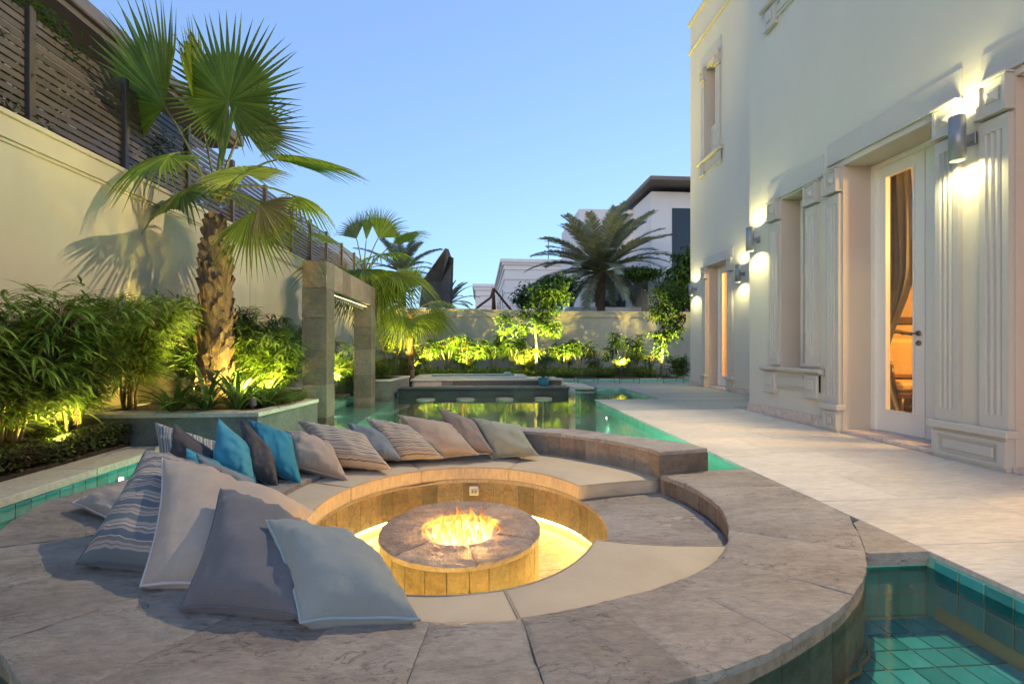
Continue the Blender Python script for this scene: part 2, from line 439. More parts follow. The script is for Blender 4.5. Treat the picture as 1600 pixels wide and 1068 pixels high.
# platform and stepping slabs behind the pool bar
m=MB(); m.box(-1.62,9.76,-1.1,2.1,10.88,-.03); plat=struct('bar_platform',m,TRAVE)
for i in range(5): slab(-1.6+.74*i,9.77,-1.6+.74*(i+1),10.88,TRAVE,z0=-.028,z1=.0,par=plat)
for (x0,x1,y0,y1) in ((2.15,2.66,10.3,10.9),(2.15,2.66,11.0,11.8)):
    b=MB(); b.cbox(x0,y0,-.05,x1,y1,0,.005); o=b.build('stepping_slab',TRAVE,plat)

# left coping, bed and planters
m=MB(); m.box(-3.26,-1.9,-.5,XL-.01,4.43,-.058); cop=struct('pool_coping',m,MORTAR)
for i in range(8):
    b=MB(); b.cbox(-3.28,4.43-.8*(i+1)+.0015,-.056,XL+.012,4.43-.8*i-.0015,0,.004); b.build('coping_stone',TRAVE,cop)
m=MB()
for (x0,x1,y0,y1) in ((-3.9,-3.28,-1.9,4.5),(-3.9,-2.85,7.2,16),(-3.9,6,13.2,16)): m.box(x0,y0,-.6,x1,y1,.03)
bed=struct('planting_bed_soil',m,SOIL)
m=MB(); m.box(-3.2,13.1,-.6,6.2,13.22,0); m.box(-2.85,9.0,-.6,-2.6,10.6,.0); struct('bed_kerb',m,TRAVE)

def planter(poly, h, label, coping=.16):
    c=Vector((sum(p[0] for p in poly)/len(poly),sum(p[1] for p in poly)/len(poly),0))
    t=thing('raised_planter',label,'planter',(poly[0][0],poly[0][1],0),'raised stone planters beside the pool')
    b=MB(); b.prism(poly,-.35,h-.04); b.build('planter_wall',GREYST,t)
    b=MB(); 
    inn=[((p[0]-c.x)*(1-coping/1.0)+c.x,(p[1]-c.y)*(1-coping/1.0)+c.y) for p in poly]
    out=[(p[0]+(.02 if p[0]>c.x else -.0),p[1]+(.02 if p[1]>c.y else -.02)) for p in poly]
    n=len(poly)
    for i in range(n):
        j=(i+1)%n
        b=MB(); b.prism([out[i],out[j],inn[j],inn[i]],h-.038,h); o=b.build('coping_stone',TRAVE,t); fixn(o.data)
    b=MB(); b.prism([(x*.999+c.x*.001,y*.999+c.y*.001) for x,y in inn],h-.037,h-.012); b.build('soil',SOIL,t)
    return t
planter([(-3.88,4.46),(-2.13,4.46),(-1.97,5.60),(-2.3,5.60),(-2.45,7.2),(-3.88,7.2)],.30,'raised grey stone planter holding the tall fan palm')
planter([(-3.0,9.2),(-1.80,9.2),(-1.62,10.4),(-3.0,10.4)],.28,'grey stone planter beside the second pillar of the portal',.12)

# ------------------------------------------------------------------ slate rim of the fire pit
C0=(0.0,2.88)
def tab(T):
    def f(a):
        d=math.degrees(a)%360
        for (a0,r0),(a1,r1) in zip(T,T[1:]+[(T[0][0]+360,T[0][1])]):
            for dd in (d,d+360):
                if a0<=dd<=a1:
                    t=(dd-a0)/(a1-a0+1e-9); t=t*t*(3-2*t) if a1-a0>20 else t
                    return r0+(r1-r0)*t
        return T[0][1]
    return f
r_in=tab([(0,1.40),(13,1.335),(48,1.24),(90,1.24),(180,1.26),(225,1.32),(262,1.37),(290,1.36),(320,1.44),(345,1.44)])
r_out_free=tab([(10,2.30),(12.4,1.74),(38,1.53),(52,1.51),(76,1.44),(90,1.44),(120,1.5),(140,1.75),(155,2.2),(169,2.51),(180,2.59),(190,2.46),(208,2.2),(229,2.0),(250,1.82),(270,1.74),(286,1.75),(305,1.82),(323,1.94),(335,2.01),(341.5,2.06),(352,2.2)])
def r_out(a):
    r=r_out_free(a); c=math.cos(a)
    if c>0: r=min(r,(XR-.002)/c)
    return r
A0=R(12.5)
rim=thing('fire_pit_surround','sunken round slate fire pit rim with raised curved backrest and low stone bench','seating pit',(C0[0],C0[1],0))
m=MB()
m.sector(C0,lambda a:r_in(a)+.03,lambda a:r_out(a)-.03,0,2*PI,-.6,-.032,n=120); o=m.build('core',MORTAR,rim); 
m=MB(); m.sector(C0,lambda a:r_in(a)+.03,lambda a:r_out(a)-.03,A0+R(1.5),R(150),-.003,.1595,n=60); m.build('backrest_core',MORTAR,rim)
# the water sheet lies round the rim, never inside the pit
wm=MB(); Nn=180; hole=[]; edge=[]
for i in range(Nn):
    a=2*PI*i/Nn; c_,s_=math.cos(a),math.sin(a); hole.append((C0[0]+(r_out(a)-.06)*c_,C0[1]+(r_out(a)-.06)*s_,WZ))
    tt=min(((6.1-C0[0])/c_ if c_>1e-6 else (-3.0-C0[0])/c_ if c_<-1e-6 else 1e9),((13.1-C0[1])/s_ if s_>1e-6 else (-1.9-C0[1])/s_ if s_<-1e-6 else 1e9)); edge.append((C0[0]+tt*c_,C0[1]+tt*s_,WZ))
wm.add(hole+edge,[(i,(i+1)%Nn,Nn+(i+1)%Nn,Nn+i) for i in range(Nn)]); b_=len(wm.v)
def corner(cx,cy):
    a=math.atan2(cy-C0[1],cx-C0[0])%(2*PI); i=int(a/(2*PI)*Nn)%Nn; wm.add([edge[i],(cx,cy,WZ),edge[(i+1)%Nn]],[(0,1,2)])
for cx,cy in ((6.1,13.1),(-3.0,13.1),(-3.0,-1.9),(6.1,-1.9)): corner(cx,cy)
o=struct('pool_water',wm,WATER)
for p_ in o.data.polygons:
    if p_.normal.z<0: p_.flip()
o.data.update()
# tiled floor of the shallow near basin, with the round pit left out
fm=MB(); hl=[];eg=[]
for i in range(Nn):
    a=2*PI*i/Nn; c_,s_=math.cos(a),math.sin(a); rh=r_out(a)-.08
    tt=min(((XR+.3-C0[0])/c_ if c_>1e-6 else (-4.0-C0[0])/c_ if c_<-1e-6 else 1e9),((3.05-C0[1])/s_ if s_>1e-6 else (-1.9-C0[1])/s_ if s_<-1e-6 else 1e9)); tt=max(tt,rh+.001)
    hl.append((C0[0]+rh*c_,C0[1]+rh*s_)); eg.append((C0[0]+tt*c_,C0[1]+tt*s_))
fm.add([(x,y,-.30) for x,y in hl+eg]+[(x,y,-1.15) for x,y in hl+eg],[(i,(i+1)%Nn,Nn+(i+1)%Nn,Nn+i) for i in range(Nn)]+[(Nn+i,Nn+(i+1)%Nn,3*Nn+(i+1)%Nn,3*Nn+i) for i in range(Nn)])
for cx,cy in ((XR+.3,3.05),(-4,3.05),(-4,-1.9),(XR+.3,-1.9)):
    a=math.atan2(cy-C0[1],cx-C0[0])%(2*PI); i=int(a/(2*PI)*Nn)%Nn; p_,q_=eg[i],eg[(i+1)%Nn]; fm.add([(*p_,-.30),(cx,cy,-.30),(*q_,-.30)],[(0,1,2)])
o=struct('basin_floor',fm,POOLT); fixn(o.data)
def cleft(x,y,seed=0.0):
    n1=mnoise.fractal(Vector((x*1.7+seed,y*3.6,seed*.7)),.9,2.1,5)
    q=n1*5.5; f=math.floor(q); t=q-f; t=min(1,t/.14); t=t*t*(3-2*t)
    k=.5+.5*mnoise.noise(Vector((x*1.1,y*1.4,seed+9)))
    return .0095*k*((f+t)/5.5)*2.4+.0022*mnoise.fractal(Vector((x*16,y*26,seed)),.9,2.1,4)
def relief(c, f0, f1, a0, a1, z0, z1, res=.014, amp=1.0):
    """ring piece with a split stone surface and slightly uneven edges"""
    rm=(f0((a0+a1)/2)+f1((a0+a1)/2))/2; na=max(4,int((a1-a0)*rm/res)); nr=max(4,int((f1((a0+a1)/2)-f0((a0+a1)/2))/res)); sd=random.uniform(0,50)
    k=MB(); vs=[]
    for i in range(na+1):
        a=a0+(a1-a0)*i/na; ra,rb=f0(a),f1(a)
        for j in range(nr+1):
            v=j/nr; r=ra+(rb-ra)*v; aa=a; e=min(i,na-i,j,nr-j)
            w_=.0014*mnoise.noise(Vector((r*14,a*14,sd)))
            if i in (0,na): aa+=w_/r*(1 if i==0 else -1)
            if j in (0,nr): r+=.004*mnoise.noise(Vector((a*25,sd,j)))
            x=c[0]+r*math.cos(aa); y=c[1]+r*math.sin(aa); h=cleft(x,y,sd)*amp
            vs.append((x,y,z1+(h if e>0 else min(h,0)-.0018)))
    M_=nr+1; fs=[(i*M_+j,i*M_+j+1,(i+1)*M_+j+1,(i+1)*M_+j) for i in range(na) for j in range(nr)]
    rg=[i*M_ for i in range(na+1)]+[na*M_+j for j in range(1,nr+1)]+[i*M_+nr for i in range(na-1,-1,-1)]+[j for j in range(nr-1,0,-1)]
    n0=len(vs); vs+=[(vs[q][0],vs[q][1],z0) for q in rg]; L=len(rg)
    fs+=[(rg[q],rg[(q+1)%L],n0+(q+1)%L,n0+q) for q in range(L)]
    k.add(vs,fs); return k
def slabs(angs, ri, ro, z0, z1, mat, name, zj=.0015):
    for a,b in zip(angs,angs[1:]):
        g=.0009/ro((a+b)/2)
        k=relief(C0,ri,ro,a+g,b-g,z0,z1+random.uniform(-zj,zj)); o=k.build(name,mat,rim,True); fixn(o.data); o.data.set_sharp_from_angle(angle=R(50))
ang=[150,167,181,196,209,222,236,250,263,276,290,303,317,331,346,359,372.4]
slabs([R(x) for x in ang],lambda a:r_in(a)-.004,lambda a:r_out(a)+.005 if r_out(a)<XR/max(.01,math.cos(a))-.02 or math.cos(a)<.3 else r_out(a),-.032,0,SL_TOP,'paving_slab')
ang=[12.5,27,41,55,68,83,98,114,131,150]
slabs([R(x) for x in ang],lambda a:r_in(a)-.005,lambda a:r_out(a)+.006,.137,.165,SL_TOP,'coping_slab')
# facing stones
def facing(r, a0, a1, wd, z0, z1, side, name='facing_stone', mat=SL_WALL, c=C0, par=None, th=.022):
    a=a0
    while a<a1-.004:
        rr=r(a); b=min(a+wd*random.uniform(.75,1.2)/rr,a1)
        if a1-b<.03/rr: b=a1
        o_=random.uniform(0,.004)
        if side>0: f0=lambda t:r(t)-.001; f1=(lambda o_:(lambda t:r(t)+th+o_))(o_)
        else: f0=(lambda o_:(lambda t:r(t)-th-o_))(o_); f1=lambda t:r(t)+.001
        k=MB(); k.sector(c,f0,f1,a+.0014/rr,b-.0014/rr,z0,z1,n=2,ch=0)
        o=k.build(name,mat,par if par else rim); fixn(o.data)
        a=b
SZ=-.137      # stone bench top
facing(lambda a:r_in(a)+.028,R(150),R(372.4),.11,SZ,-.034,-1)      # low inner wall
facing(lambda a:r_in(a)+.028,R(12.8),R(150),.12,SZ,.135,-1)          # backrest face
facing(lambda a:r_out(a)-.022,R(180),R(331),.14,-.42,-.034,1,mat=slate('slate_outer_facing',[(.30,.20,.13),(.46,.32,.22),(.38,.30,.22),(.54,.39,.27)],big=3.5,crack=.6,bstr=.7,vary=.25))  # facing slate recoloured lighter and warmer to counter teal bounce light
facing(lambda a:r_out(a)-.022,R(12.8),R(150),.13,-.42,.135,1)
# end face of the backrest
e0=Vector((C0[0]+(r_in(A0)+.0)*math.cos(A0),C0[1]+(r_in(A0)+.0)*math.sin(A0),0)); e1=Vector((C0[0]+(1.745)*math.cos(A0),C0[1]+1.745*math.sin(A0),0))
dd=(e1-e0).normalized(); nn=Vector((dd.y,-dd.x,0))
k=MB(); k.extr([(0,0),((e1-e0).length,0),((e1-e0).length,.03),(0,.03)],e0+nn*.012+Vector((0,0,.0)),dd,-nn,(0,0,1),.135); o=k.build('facing_stone',SL_WALL,rim); fixn(o.data)
# end of the rim slabs over the water, and the corner of the terrace that is slate
# stone bench and its inner wall
CF=(-.116,2.74)
def r_bench_out(a):   # from CF to the rim's inner line
    d=Vector((math.cos(a),math.sin(a))); t=.9
    for _ in range(60):
        p=Vector(CF)+d*t; q=p-Vector(C0)
        if q.length>r_in(math.atan2(q.y,q.x))+.002: break
        t+=.01
    return t
def rbi(a):
    d=(math.degrees(a)+100+180)%360-180
    return .872+.135*math.exp(-(d/52.0)**4)
TB=[r_bench_out(2*PI*i/180) for i in range(181)]
def rbo(a):
    x=(a%(2*PI))/(2*PI)*180; i=int(x); return TB[i]+(TB[min(i+1,180)]-TB[i])*(x-i)
m=MB(); m.sector(CF,lambda a:rbi(a)+.05,lambda a:rbo(a)+.02,0,2*PI,-.6,SZ-.006,n=120); m.build('bench_core',MORTAR,rim)
ang=[0,24,50,78,106,134,162,190,218,246,274,302,331,360]
for a,b in zip(ang,ang[1:]):
    k=relief(CF,rbi,lambda t:rbo(t)+.012,R(a)+.0012,R(b)-.0012,SZ-.024,SZ,.018); o=k.build('bench_slab',SL_TOP,rim,True); fixn(o.data); o.data.set_sharp_from_angle(angle=R(50))
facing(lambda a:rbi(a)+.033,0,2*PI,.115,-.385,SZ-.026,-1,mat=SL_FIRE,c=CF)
# pit floor with stone flags
m=MB(); m.lathe([(0,-.62),(1.1,-.62),(1.1,-.505),(0,-.505)],(CF[0],CF[1],0),64); m.build('floor_bed',MORTAR,rim)
for i in range(12):
    a=R(30*i+6); k=MB(); k.sector(CF,.40,1.055,a+.003,a+R(30)-.003,-.503,-.48+random.uniform(0,.002),n=6,ch=.003); o=k.build('floor_flag',SL_TOP,rim); fixn(o.data)
# warm light strip in the recess under the bench
LED=emis('led_strip_glow',(1,.70,.16),26)
k=MB(); k.loop([(CF[0]+(rbi(2*PI*i/96)+.043)*math.cos(2*PI*i/96),CF[1]+(rbi(2*PI*i/96)+.043)*math.sin(2*PI*i/96),-.40) for i in range(96)],.008,6); k.build('light_strip',LED,rim,True)
# socket plate in the bench wall
sp=thing('wall_socket','square double wall socket set in the bench wall behind the fire table','socket',(CF[0]+.872*math.cos(R(85.5)),CF[1]+.872*math.sin(R(85.5)),-.225))
b=MB(); b.cbox(-.037,-.014,-.036,.037,.012,.036,.004); b.build('plate',WHITEP,sp,loc=(0,0,0))
b=MB(); b.cbox(-.026,-.019,-.024,.026,-.0145,.020,.002); b.build('cover',TRIM,sp,loc=(0,0,0))
for sx in (-.012,.012):
    b=MB(); b.box(sx-.005,-.021,-.008,sx+.005,-.0192,.006); b.build('socket_hole',DARKM,sp,loc=(0,0,0))

# slate bridge between rim and terrace
br=thing('stepping_bridge','small grey slate bridge slab joining the pit rim to the terrace','bridge slab',(1.9,1.95,0))
def arc_pts(a0,a1,n): return [(C0[0]+(r_out_free(a)+.007)*math.cos(a),C0[1]+(r_out_free(a)+.007)*math.sin(a)) for a in [a0+(a1-a0)*i/n for i in range(n+1)]]
ap=arc_pts(R(330.6),R(341.6),6)
poly=[(XR-.002,1.89)]+[(XR-.002,2.24)]+ap[::-1]
poly=[p for p in poly if p[0]<=XR]
poly=[(XR-.002,1.89),(XR-.002,2.26)]+[p for p in ap[::-1] if p[1]>=1.89 and p[0]<XR-.003]+[(1.752,1.89)]
k=MB(); k.prism(poly,-.058,-.0015); o=k.build('slab',SL_TOP,br); fixn(o.data)
k=MB(); k.box(1.62,1.905,-.4,XR-.002,2.5,-.06); o=k.build('support',POOLT,br)
# dry palm sheath caught at the foot of the rim
t=thing('dry_palm_sheath','curled orange brown dry palm strip under water along the outer pit wall foot','palm strip',(1.45,1.6,-.28))
k=MB(); pts=[]
for i in range(15):
    a=R(310+i*1.0); r=r_out(a)+.022+.006*math.sin(i*1.3); pts.append((C0[0]+r*math.cos(a),C0[1]+r*math.sin(a),-.275+.012*math.sin(i*.45)))
k.tube(pts,[.003+.004*math.sin(PI*i/14) for i in range(15)],6); k.build('strip',simple('dry_orange_fibre',(.35,.18,.06),(.5,.3,.12),rough=.8,ns=40),t,True)
# ------------------------------------------------------------------ garden walls
WX=-3.9; WH=2.87
t=thing('garden_wall','tall cream rendered garden wall running beside the palms under the slatted fence','wall',(WX,3,0))
b=MB(); b.box(WX-.25,-2.5,-.6,WX,16,WH-.23); b.build('wall',WALLC,t)
b=MB(); b.box(WX-.27,-2.5,WH-.229,WX+.03,16,WH-.05); b.cbox(WX-.29,-2.5,WH-.05,WX+.05,16,WH,.008); b.cbox(WX-.2,-2.5,WH-.262,WX+.014,15.99,WH-.2295,.004); b.build('moulded_cap',WALLC,t)
for y in (2.45,7.9,12.2):
    b=MB(); b.box(WX-.001,y,-.5,WX+.012,y+.5,WH-.263); b.build('pilaster',WALLC,t)
t=thing('garden_wall','cream rendered wall across the far end of the garden behind the plumerias','wall',(0,16,0))
BY=16
b=MB(); b.box(WX,BY,-.6,8,BY+.25,2.02); b.build('wall',WALLC,t)
for (x0,x1,h) in ((WX+.05,.25,2.30),(.25,2.75,2.27),(2.75,8,2.24)):
    b=MB(); b.box(x0,BY-.03,2.021,x1,BY+.27,h-.05); b.cbox(x0,BY-.06,h-.05,x1,BY+.3,h,.006); b.build('moulded_cap',WALLC,t)
for x in (2.74,):
    b=MB(); b.box(x,BY-.014,-.1,x+.03,BY+.001,2.02); b.build('joint_cover',WALLC,t)

# slatted fence on the wall
fy=[1.0,2.1,3.2,4.28,5.35,6.44,7.55,8.67,9.82,10.9,12.0,13.3,14.6,15.9]
t=thing('slatted_fence','dark brown horizontal slat fence standing on the cream garden wall','fence',(-4.02,3,WH))
sl=MB(); sl.extr([(-.012,0),(.012,-.010),(.012,.045),(-.012,.056)],(0,0,0),(1,0,0),(0,0,1),(0,1,0),1.0); sme=sl.mesh('slat',DARKM); fixn(sme)
po=MB(); po.cbox(-.035,-.03,0,.035,.03,1.08,.004); pme=po.mesh('post',DARKM)
for y in fy: put(pme,'post',t,Matrix.Translation((-4.0,y,WH)))
for a,b_ in zip(fy,fy[1:]):
    for k in range(14):
        put(sme,'slat',t,Matrix.Translation((-4.02,a+.031,WH+.03+.073*k))@Matrix.Diagonal((1,b_-a-.062,1,1)))

# ------------------------------------------------------------------ villa on the right
H=thing('villa','pale rendered two storey villa with grey fluted pilasters along the terrace','house',(3.93,3,0))
def facade(X, Y0, Y1, Z0, Z1, ops, th, mat, name='wall'):
    """wall whose visible face is at X, facing -X; ops = (y0,y1,z0,z1)"""
    ys=sorted({Y0,Y1,*[o[0] for o in ops],*[o[1] for o in ops]})
    b=MB()
    for a,c in zip(ys,ys[1:]):
        zs=[(o[2],o[3]) for o in ops if o[0]<=a+1e-6 and o[1]>=c-1e-6]; zs.sort(); z=Z0
        for z0,z1 in zs:
            if z0>z: b.box(X,a,z,X+th,c,z0)
            z=z1
        if z<Z1: b.box(X,a,z,X+th,c,Z1)
    return b.build(name,mat,H)
AX=3.93; BX=5.28
opsA=[(2.0,3.03,-.02,2.92),(3.57,4.60,-.02,2.90),(5.12,5.60,.66,2.86),(5.12,5.60,5.56,7.6),(3.3,4.3,5.56,7.6)]
facade(AX,-2,6.29,-.5,9.05,opsA,.34,HOUSEC)
facade(BX,6.29,10.92,-.5,9.0,[(9.17,10.09,-.02,2.80),(9.66,10.15,5.32,7.42)],.34,HOUSEC)
b=MB(); b.box(AX+.34,6.0,-.5,BX,6.29,9.05); b.box(BX+.34,10.6,-.5,9,10.92,9.0); b.box(4.28,-2,3.4,9,6.28,3.6); b.box(5.63,6.3,3.42,9,10.55,3.58); b.box(4.28,-2,8.7,9,6.28,8.9); b.box(5.63,6.3,8.72,9,10.55,8.88); b.build('inner_wall',HOUSEC,H)
b=MB(); b.cbox(BX-.05,6.3,9.0,BX+.4,10.97,9.09,.01); b.cbox(BX-.05,6.3,8.28,BX,10.97,8.34,.008); b.cbox(BX-.001,10.92,8.28,9,10.97,8.34,.008); b.cbox(AX-.05,-2,9.05,AX+.4,6.34,9.14,.01); b.build('cornice',TRIM,H)
b=MB(); b.cbox(AX-.022,4.80,0,AX,6.31,.125,.003); b.cbox(AX,6.2905,0,BX-.001,6.312,.125,.003); b.build('skirting',PINKST,H)
b=MB(); b.cbox(BX-.022,6.32,0,BX,9.02,.125,.003); b.cbox(BX-.022,10.26,0,BX,10.94,.125,.003); b.build('skirting',PINKST,H)

def pilaster(X, y0, y1, z0, z1, nf=3, proud=.045, name='pilaster'):
    """flat pilaster with concave flutes, face at X-proud"""
    wd=y1-y0; mg=.18*wd; fw=(wd-2*mg)/nf; f=X-proud
    def prof(fl):
        p=[(0,0),(0,proud)]
        if fl:
            for k in range(nf):
                c=mg+fw*(k+.5); r=fw*.36
                for q in range(7):
                    a=PI-PI*q/6; p.append((c+r*math.cos(a),proud-min(.016,r*.8)*math.sin(a)))
        return p+[(wd,proud),(wd,0)]
    b=MB(); e=.10
    for (a,c,fl) in ((z0,z0+e,0),(z0+e,z1-e,1),(z1-e,z1,0)):
        b.extr(prof(fl),(X+.002,y0,a),(0,1,0),(-1,0,0),(0,0,1),c-a)
    o=b.build(name,TRIM,H); fixn(o.data); return o
def rosette(X, y0, y1, z0, z1, par):
    """square block: raised frame round a sunken panel with a small pyramid"""
    b=MB(); f=X-.055; b.box(f,y0,z0,X,y1,z1)
    w_=.022; f2=f-.018
    b.box(f2,y0,z0,f-.0005,y0+w_,z1); b.box(f2,y1-w_,z0,f-.0005,y1,z1); b.box(f2,y0+w_,z1-w_,f-.0005,y1-w_,z1); b.box(f2,y0+w_,z0,f-.0005,y1-w_,z0+w_)
    cy,cz=(y0+y1)/2,(z0+z1)/2; r=min(y1-y0,z1-z0)*.24
    b.box(f-.008,cy-r,cz-r,f-.0005,cy+r,cz+r)
    b.add([(f-.0085,cy-r*.85,cz-r*.85),(f-.0085,cy+r*.85,cz-r*.85),(f-.0085,cy+r*.85,cz+r*.85),(f-.0085,cy-r*.85,cz+r*.85),(f-.034,cy,cz)],[(0,1,4),(1,2,4),(2,3,4),(3,0,4)])
    b.box(f2-.012,y0-.012,z1+.0005,X,y1+.012,z1+.018); b.box(f2-.012,y0-.012,z0-.018,X,y1+.012,z0-.0005)
    o=b.build('rosette_block',TRIM,par); return o
def pedestal(X, y0, y1, z1):
    b=MB(); f=X-.06; b.box(f,y0,0,X+.02,y1,z1-.06); b.cbox(f-.035,y0-.03,z1-.059,X+.02,y1+.03,z1,.006)
    # sunken panel made by a raised border, with a raised field inside
    w_=.05 if y1-y0>.3 else .04; z0=.03; zt=z1-.085; f2=f-.016
    b.box(f2,y0,z0,f-.0005,y0+w_,zt); b.box(f2,y1-w_,z0,f-.0005,y1,zt); b.box(f2,y0+w_,zt-.03,f-.0005,y1-w_,zt); b.box(f2,y0+w_,z0,f-.0005,y1-w_,z0+.03)
    b.cbox(f-.012,y0+w_+.028,z0+.055,f-.0005,y1-w_-.028,zt-.055,.008)
    return b.build('pedestal',TRIM,H)
def lintel(X,y0,y1,z0,z1,name='lintel'):
    b=MB(); b.cbox(X-.018,y0,z0,X+.002,y1,z1,.004); b.cbox(X-.03,y0,z0-.012,X+.002,y1,z0+.012,.004); return b.build(name,TRIM,H)

# --- glazed door bay (near)
pilaster(AX,3.035,3.23,.312,2.66); pilaster(AX,3.385,3.57,.312,2.66)
pilaster(AX,4.605,4.79,.302,2.60)
rosette(AX,3.035,3.23,2.70,2.95,H); rosette(AX,3.385,3.57,2.70,2.93,H); rosette(AX,4.61,4.79,2.64,2.88,H)
pedestal(AX,3.035,3.57,.31); pedestal(AX,4.605,4.80,.30)
lintel(AX,3.385,4.80,2.965,3.20); lintel(AX,1.8,3.24,2.985,3.20)
lintel(AX,4.86,5.84,2.89,3.13)
# sconce wall strip between pilasters stays render
# beige reveals lining the openings
def reveal(y0,y1,z1,z0=0,X=AX,d=.34):
    b=MB()
    b.box(X+.001,y1-.006,z0,X+d,y1-.0005,z1-.001); b.box(X+.001,y0+.0005,z0,X+d,y0+.006,z1-.001); b.box(X+.001,y0+.006,z1-.006,X+d,y1-.006,z1-.001)
    return b.build('reveal',REVEAL,H)
reveal(3.57,4.60,2.90); reveal(2.0,3.03,2.92); reveal(5.12,5.60,2.86,.66); reveal(9.17,10.09,2.80,0,BX); reveal(9.66,10.15,7.42,5.32,BX)
b=MB(); b.cbox(AX-.02,3.575,0,4.9,4.60,.038,.004); b.build('threshold',PINKST,H)
b=MB(); b.cbox(AX-.02,2.0,0,4.9,3.03,.038,.004); b.build('threshold',PINKST,H)
b=MB(); b.cbox(BX-.02,9.18,0,BX+.5,10.08,.038,.004); b.build('threshold',PINKST,H)

m,nt,p=nodes('window_glass')
nt.nodes.remove(p)
lw=N(nt,'ShaderNodeLayerWeight'); lw.inputs[0].default_value=.5
pw_=N(nt,'ShaderNodeMath',operation='POWER'); pw_.inputs[1].default_value=5; nt.links.new(lw.outputs['Facing'],pw_.inputs[0])
sc_=N(nt,'ShaderNodeMath',operation='MULTIPLY_ADD'); sc_.inputs[1].default_value=.92; sc_.inputs[2].default_value=.05; nt.links.new(pw_.outputs[0],sc_.inputs[0])
trn=N(nt,'ShaderNodeBsdfTransparent'); trn.inputs[0].default_value=(.97,.98,.96,1)
gl=N(nt,'ShaderNodeBsdfGlossy'); gl.inputs['Roughness'].default_value=.01
mx=N(nt,'ShaderNodeMixShader'); nt.links.new(sc_.outputs[0],mx.inputs[0]); nt.links.new(trn.outputs[0],mx.inputs[1]); nt.links.new(gl.outputs[0],mx.inputs[2]); nt.links.new(mx.outputs[0],nt.nodes['Material Output'].inputs[0]); GLASS=m

def frame(X0,X1,y0,y1,z0,z1,wl,wr,wb,wt,mat,name,par=H):
    b=MB(); b.box(X0,y0,z0,X1,y0+wl,z1); b.box(X0,y1-wr,z0,X1,y1,z1); b.box(X0,y0+wl,z0,X1,y1-wr,z0+wb); b.box(X0,y0+wl,z1-wt,X1,y1-wr,z1)
    return b.build(name,mat,par)
def glazed_door(y0,y1,z0,z1,X,hy,leafname='door'):
    d=frame(X,X+.05,y0,y1,z0,z1,.10,.10,.22,.11,WHITEP,leafname)
    b=MB(); b.box(X+.022,y0+.101,z0+.221,X+.028,y1-.101,z1-.111); b.build('glass',GLASS,d)
    b=MB(); e=.016
    b.box(X-.008,y0+.09,z0+.212,X-.0005,y0+.108,z1-.10); b.box(X-.008,y1-.108,z0+.212,X-.0005,y1-.09,z1-.10); b.box(X-.008,y0+.108,z0+.212,X-.0005,y1-.108,z0+.228); b.box(X-.008,y0+.108,z1-.118,X-.0005,y1-.108,z1-.10); b.build('glazing_bead',WHITEP,d)
    if hy is not None:
        b=MB(); b.tube([(X-.0005,hy,1.06),(X-.01,hy,1.06)],.026,16); b.tube([(X-.01,hy,1.06),(X-.05,hy,1.06),(X-.052,hy+.03,1.06),(X-.05,hy+.13,1.055)],[.010,.010,.009,.007],10); b.tube([(X-.0005,hy,.965),(X-.009,hy,.965)],.026,16); b.build('handle',BRONZE,d,True)
    return d
DX=4.28
frame(DX-.03,DX+.09,3.58,4.595,.04,2.885,.05,.05,.001,.045,WHITEP,'door_frame')
glazed_door(4.035,4.545,.045,2.835,DX,4.085)
d2=frame(DX,DX+.05,3.63,4.03,.045,2.835,.10,.10,.22,.11,WHITEP,'door')
b=MB(); b.box(DX+.022,3.731,.266,DX+.028,3.929,2.724); b.build('glass',GLASS,d2)
b=MB(); b.cbox(DX-.012,4.02,.05,DX-.0005,4.045,2.83,.003); b.build('meeting_strip',WHITEP,d2)
# next opening towards the viewer
frame(DX-.03,DX+.09,2.01,3.02,.04,2.9,.05,.05,.001,.045,WHITEP,'door_frame'); glazed_door(2.52,2.965,.045,2.85,DX,None)
# lower window
wn_=frame(AX+.26,AX+.31,5.13,5.59,.67,2.85,.05,.05,.05,.05,WHITEP,'window'); b=MB(); b.box(AX+.28,5.181,.721,AX+.286,5.539,2.799); b.build('glass',GLASS,wn_)
pilaster(AX,4.92,5.11,.70,2.58); pilaster(AX,5.61,5.79,.70,2.58); rosette(AX,4.92,5.11,2.62,2.85,H); rosette(AX,5.61,5.79,2.62,2.85,H)
def sill(X,y0,y1,z):
    b=MB(); P=[(0,0),(.03,0),(.035,.012),(.05,.016),(.09,.03),(.10,.045),(.10,.07),(0,.07)]
    b.extr(P,(X+.002,y0,z-.07),(-1,0,0),(0,0,1),(0,1,0),y1-y0)
    b.cbox(X-.03,y0+.07,z-.27,X+.002,y1-.07,z-.0705,.004)
    b.box(X-.044,y0+.3,z-.235,X-.0305,y1-.3,z-.225); b.box(X-.044,y0+.3,z-.115,X-.0305,y1-.3,z-.105)
    for (a,c) in ((y0+.07,y0+.27),(y1-.27,y1-.07)):
        b.cbox(X-.055,a,z-.33,X+.001,c,z-.072,.004); b.cbox(X-.07,a+.045,z-.25,X-.0552,c-.045,z-.12,.008); b.cbox(X-.065,a-.012,z-.345,X+.001,c+.012,z-.325,.003)
    o=b.build('window_sill',TRIM,H); fixn(o.data); return o
sill(AX,4.84,5.93,.67); sill(AX,4.84,5.93,5.55)
t=thing('candle_holder','small white candle cup on the villa window sill','candle cup',(AX+.06,5.16,.672)); b=MB(); b.lathe([(0,0),(.035,0),(.04,.07),(.034,.07),(.03,.01),(0,.01)],(0,0,0),16); b.build('cup',WHITEP,t,True,loc=(0,0,0))
b=MB(); b.lathe([(0,.01),(.028,.01),(.028,.05),(0,.052)],(0,0,0),14); b.build('candle',WHITEP,t,True,loc=(0,0,0))
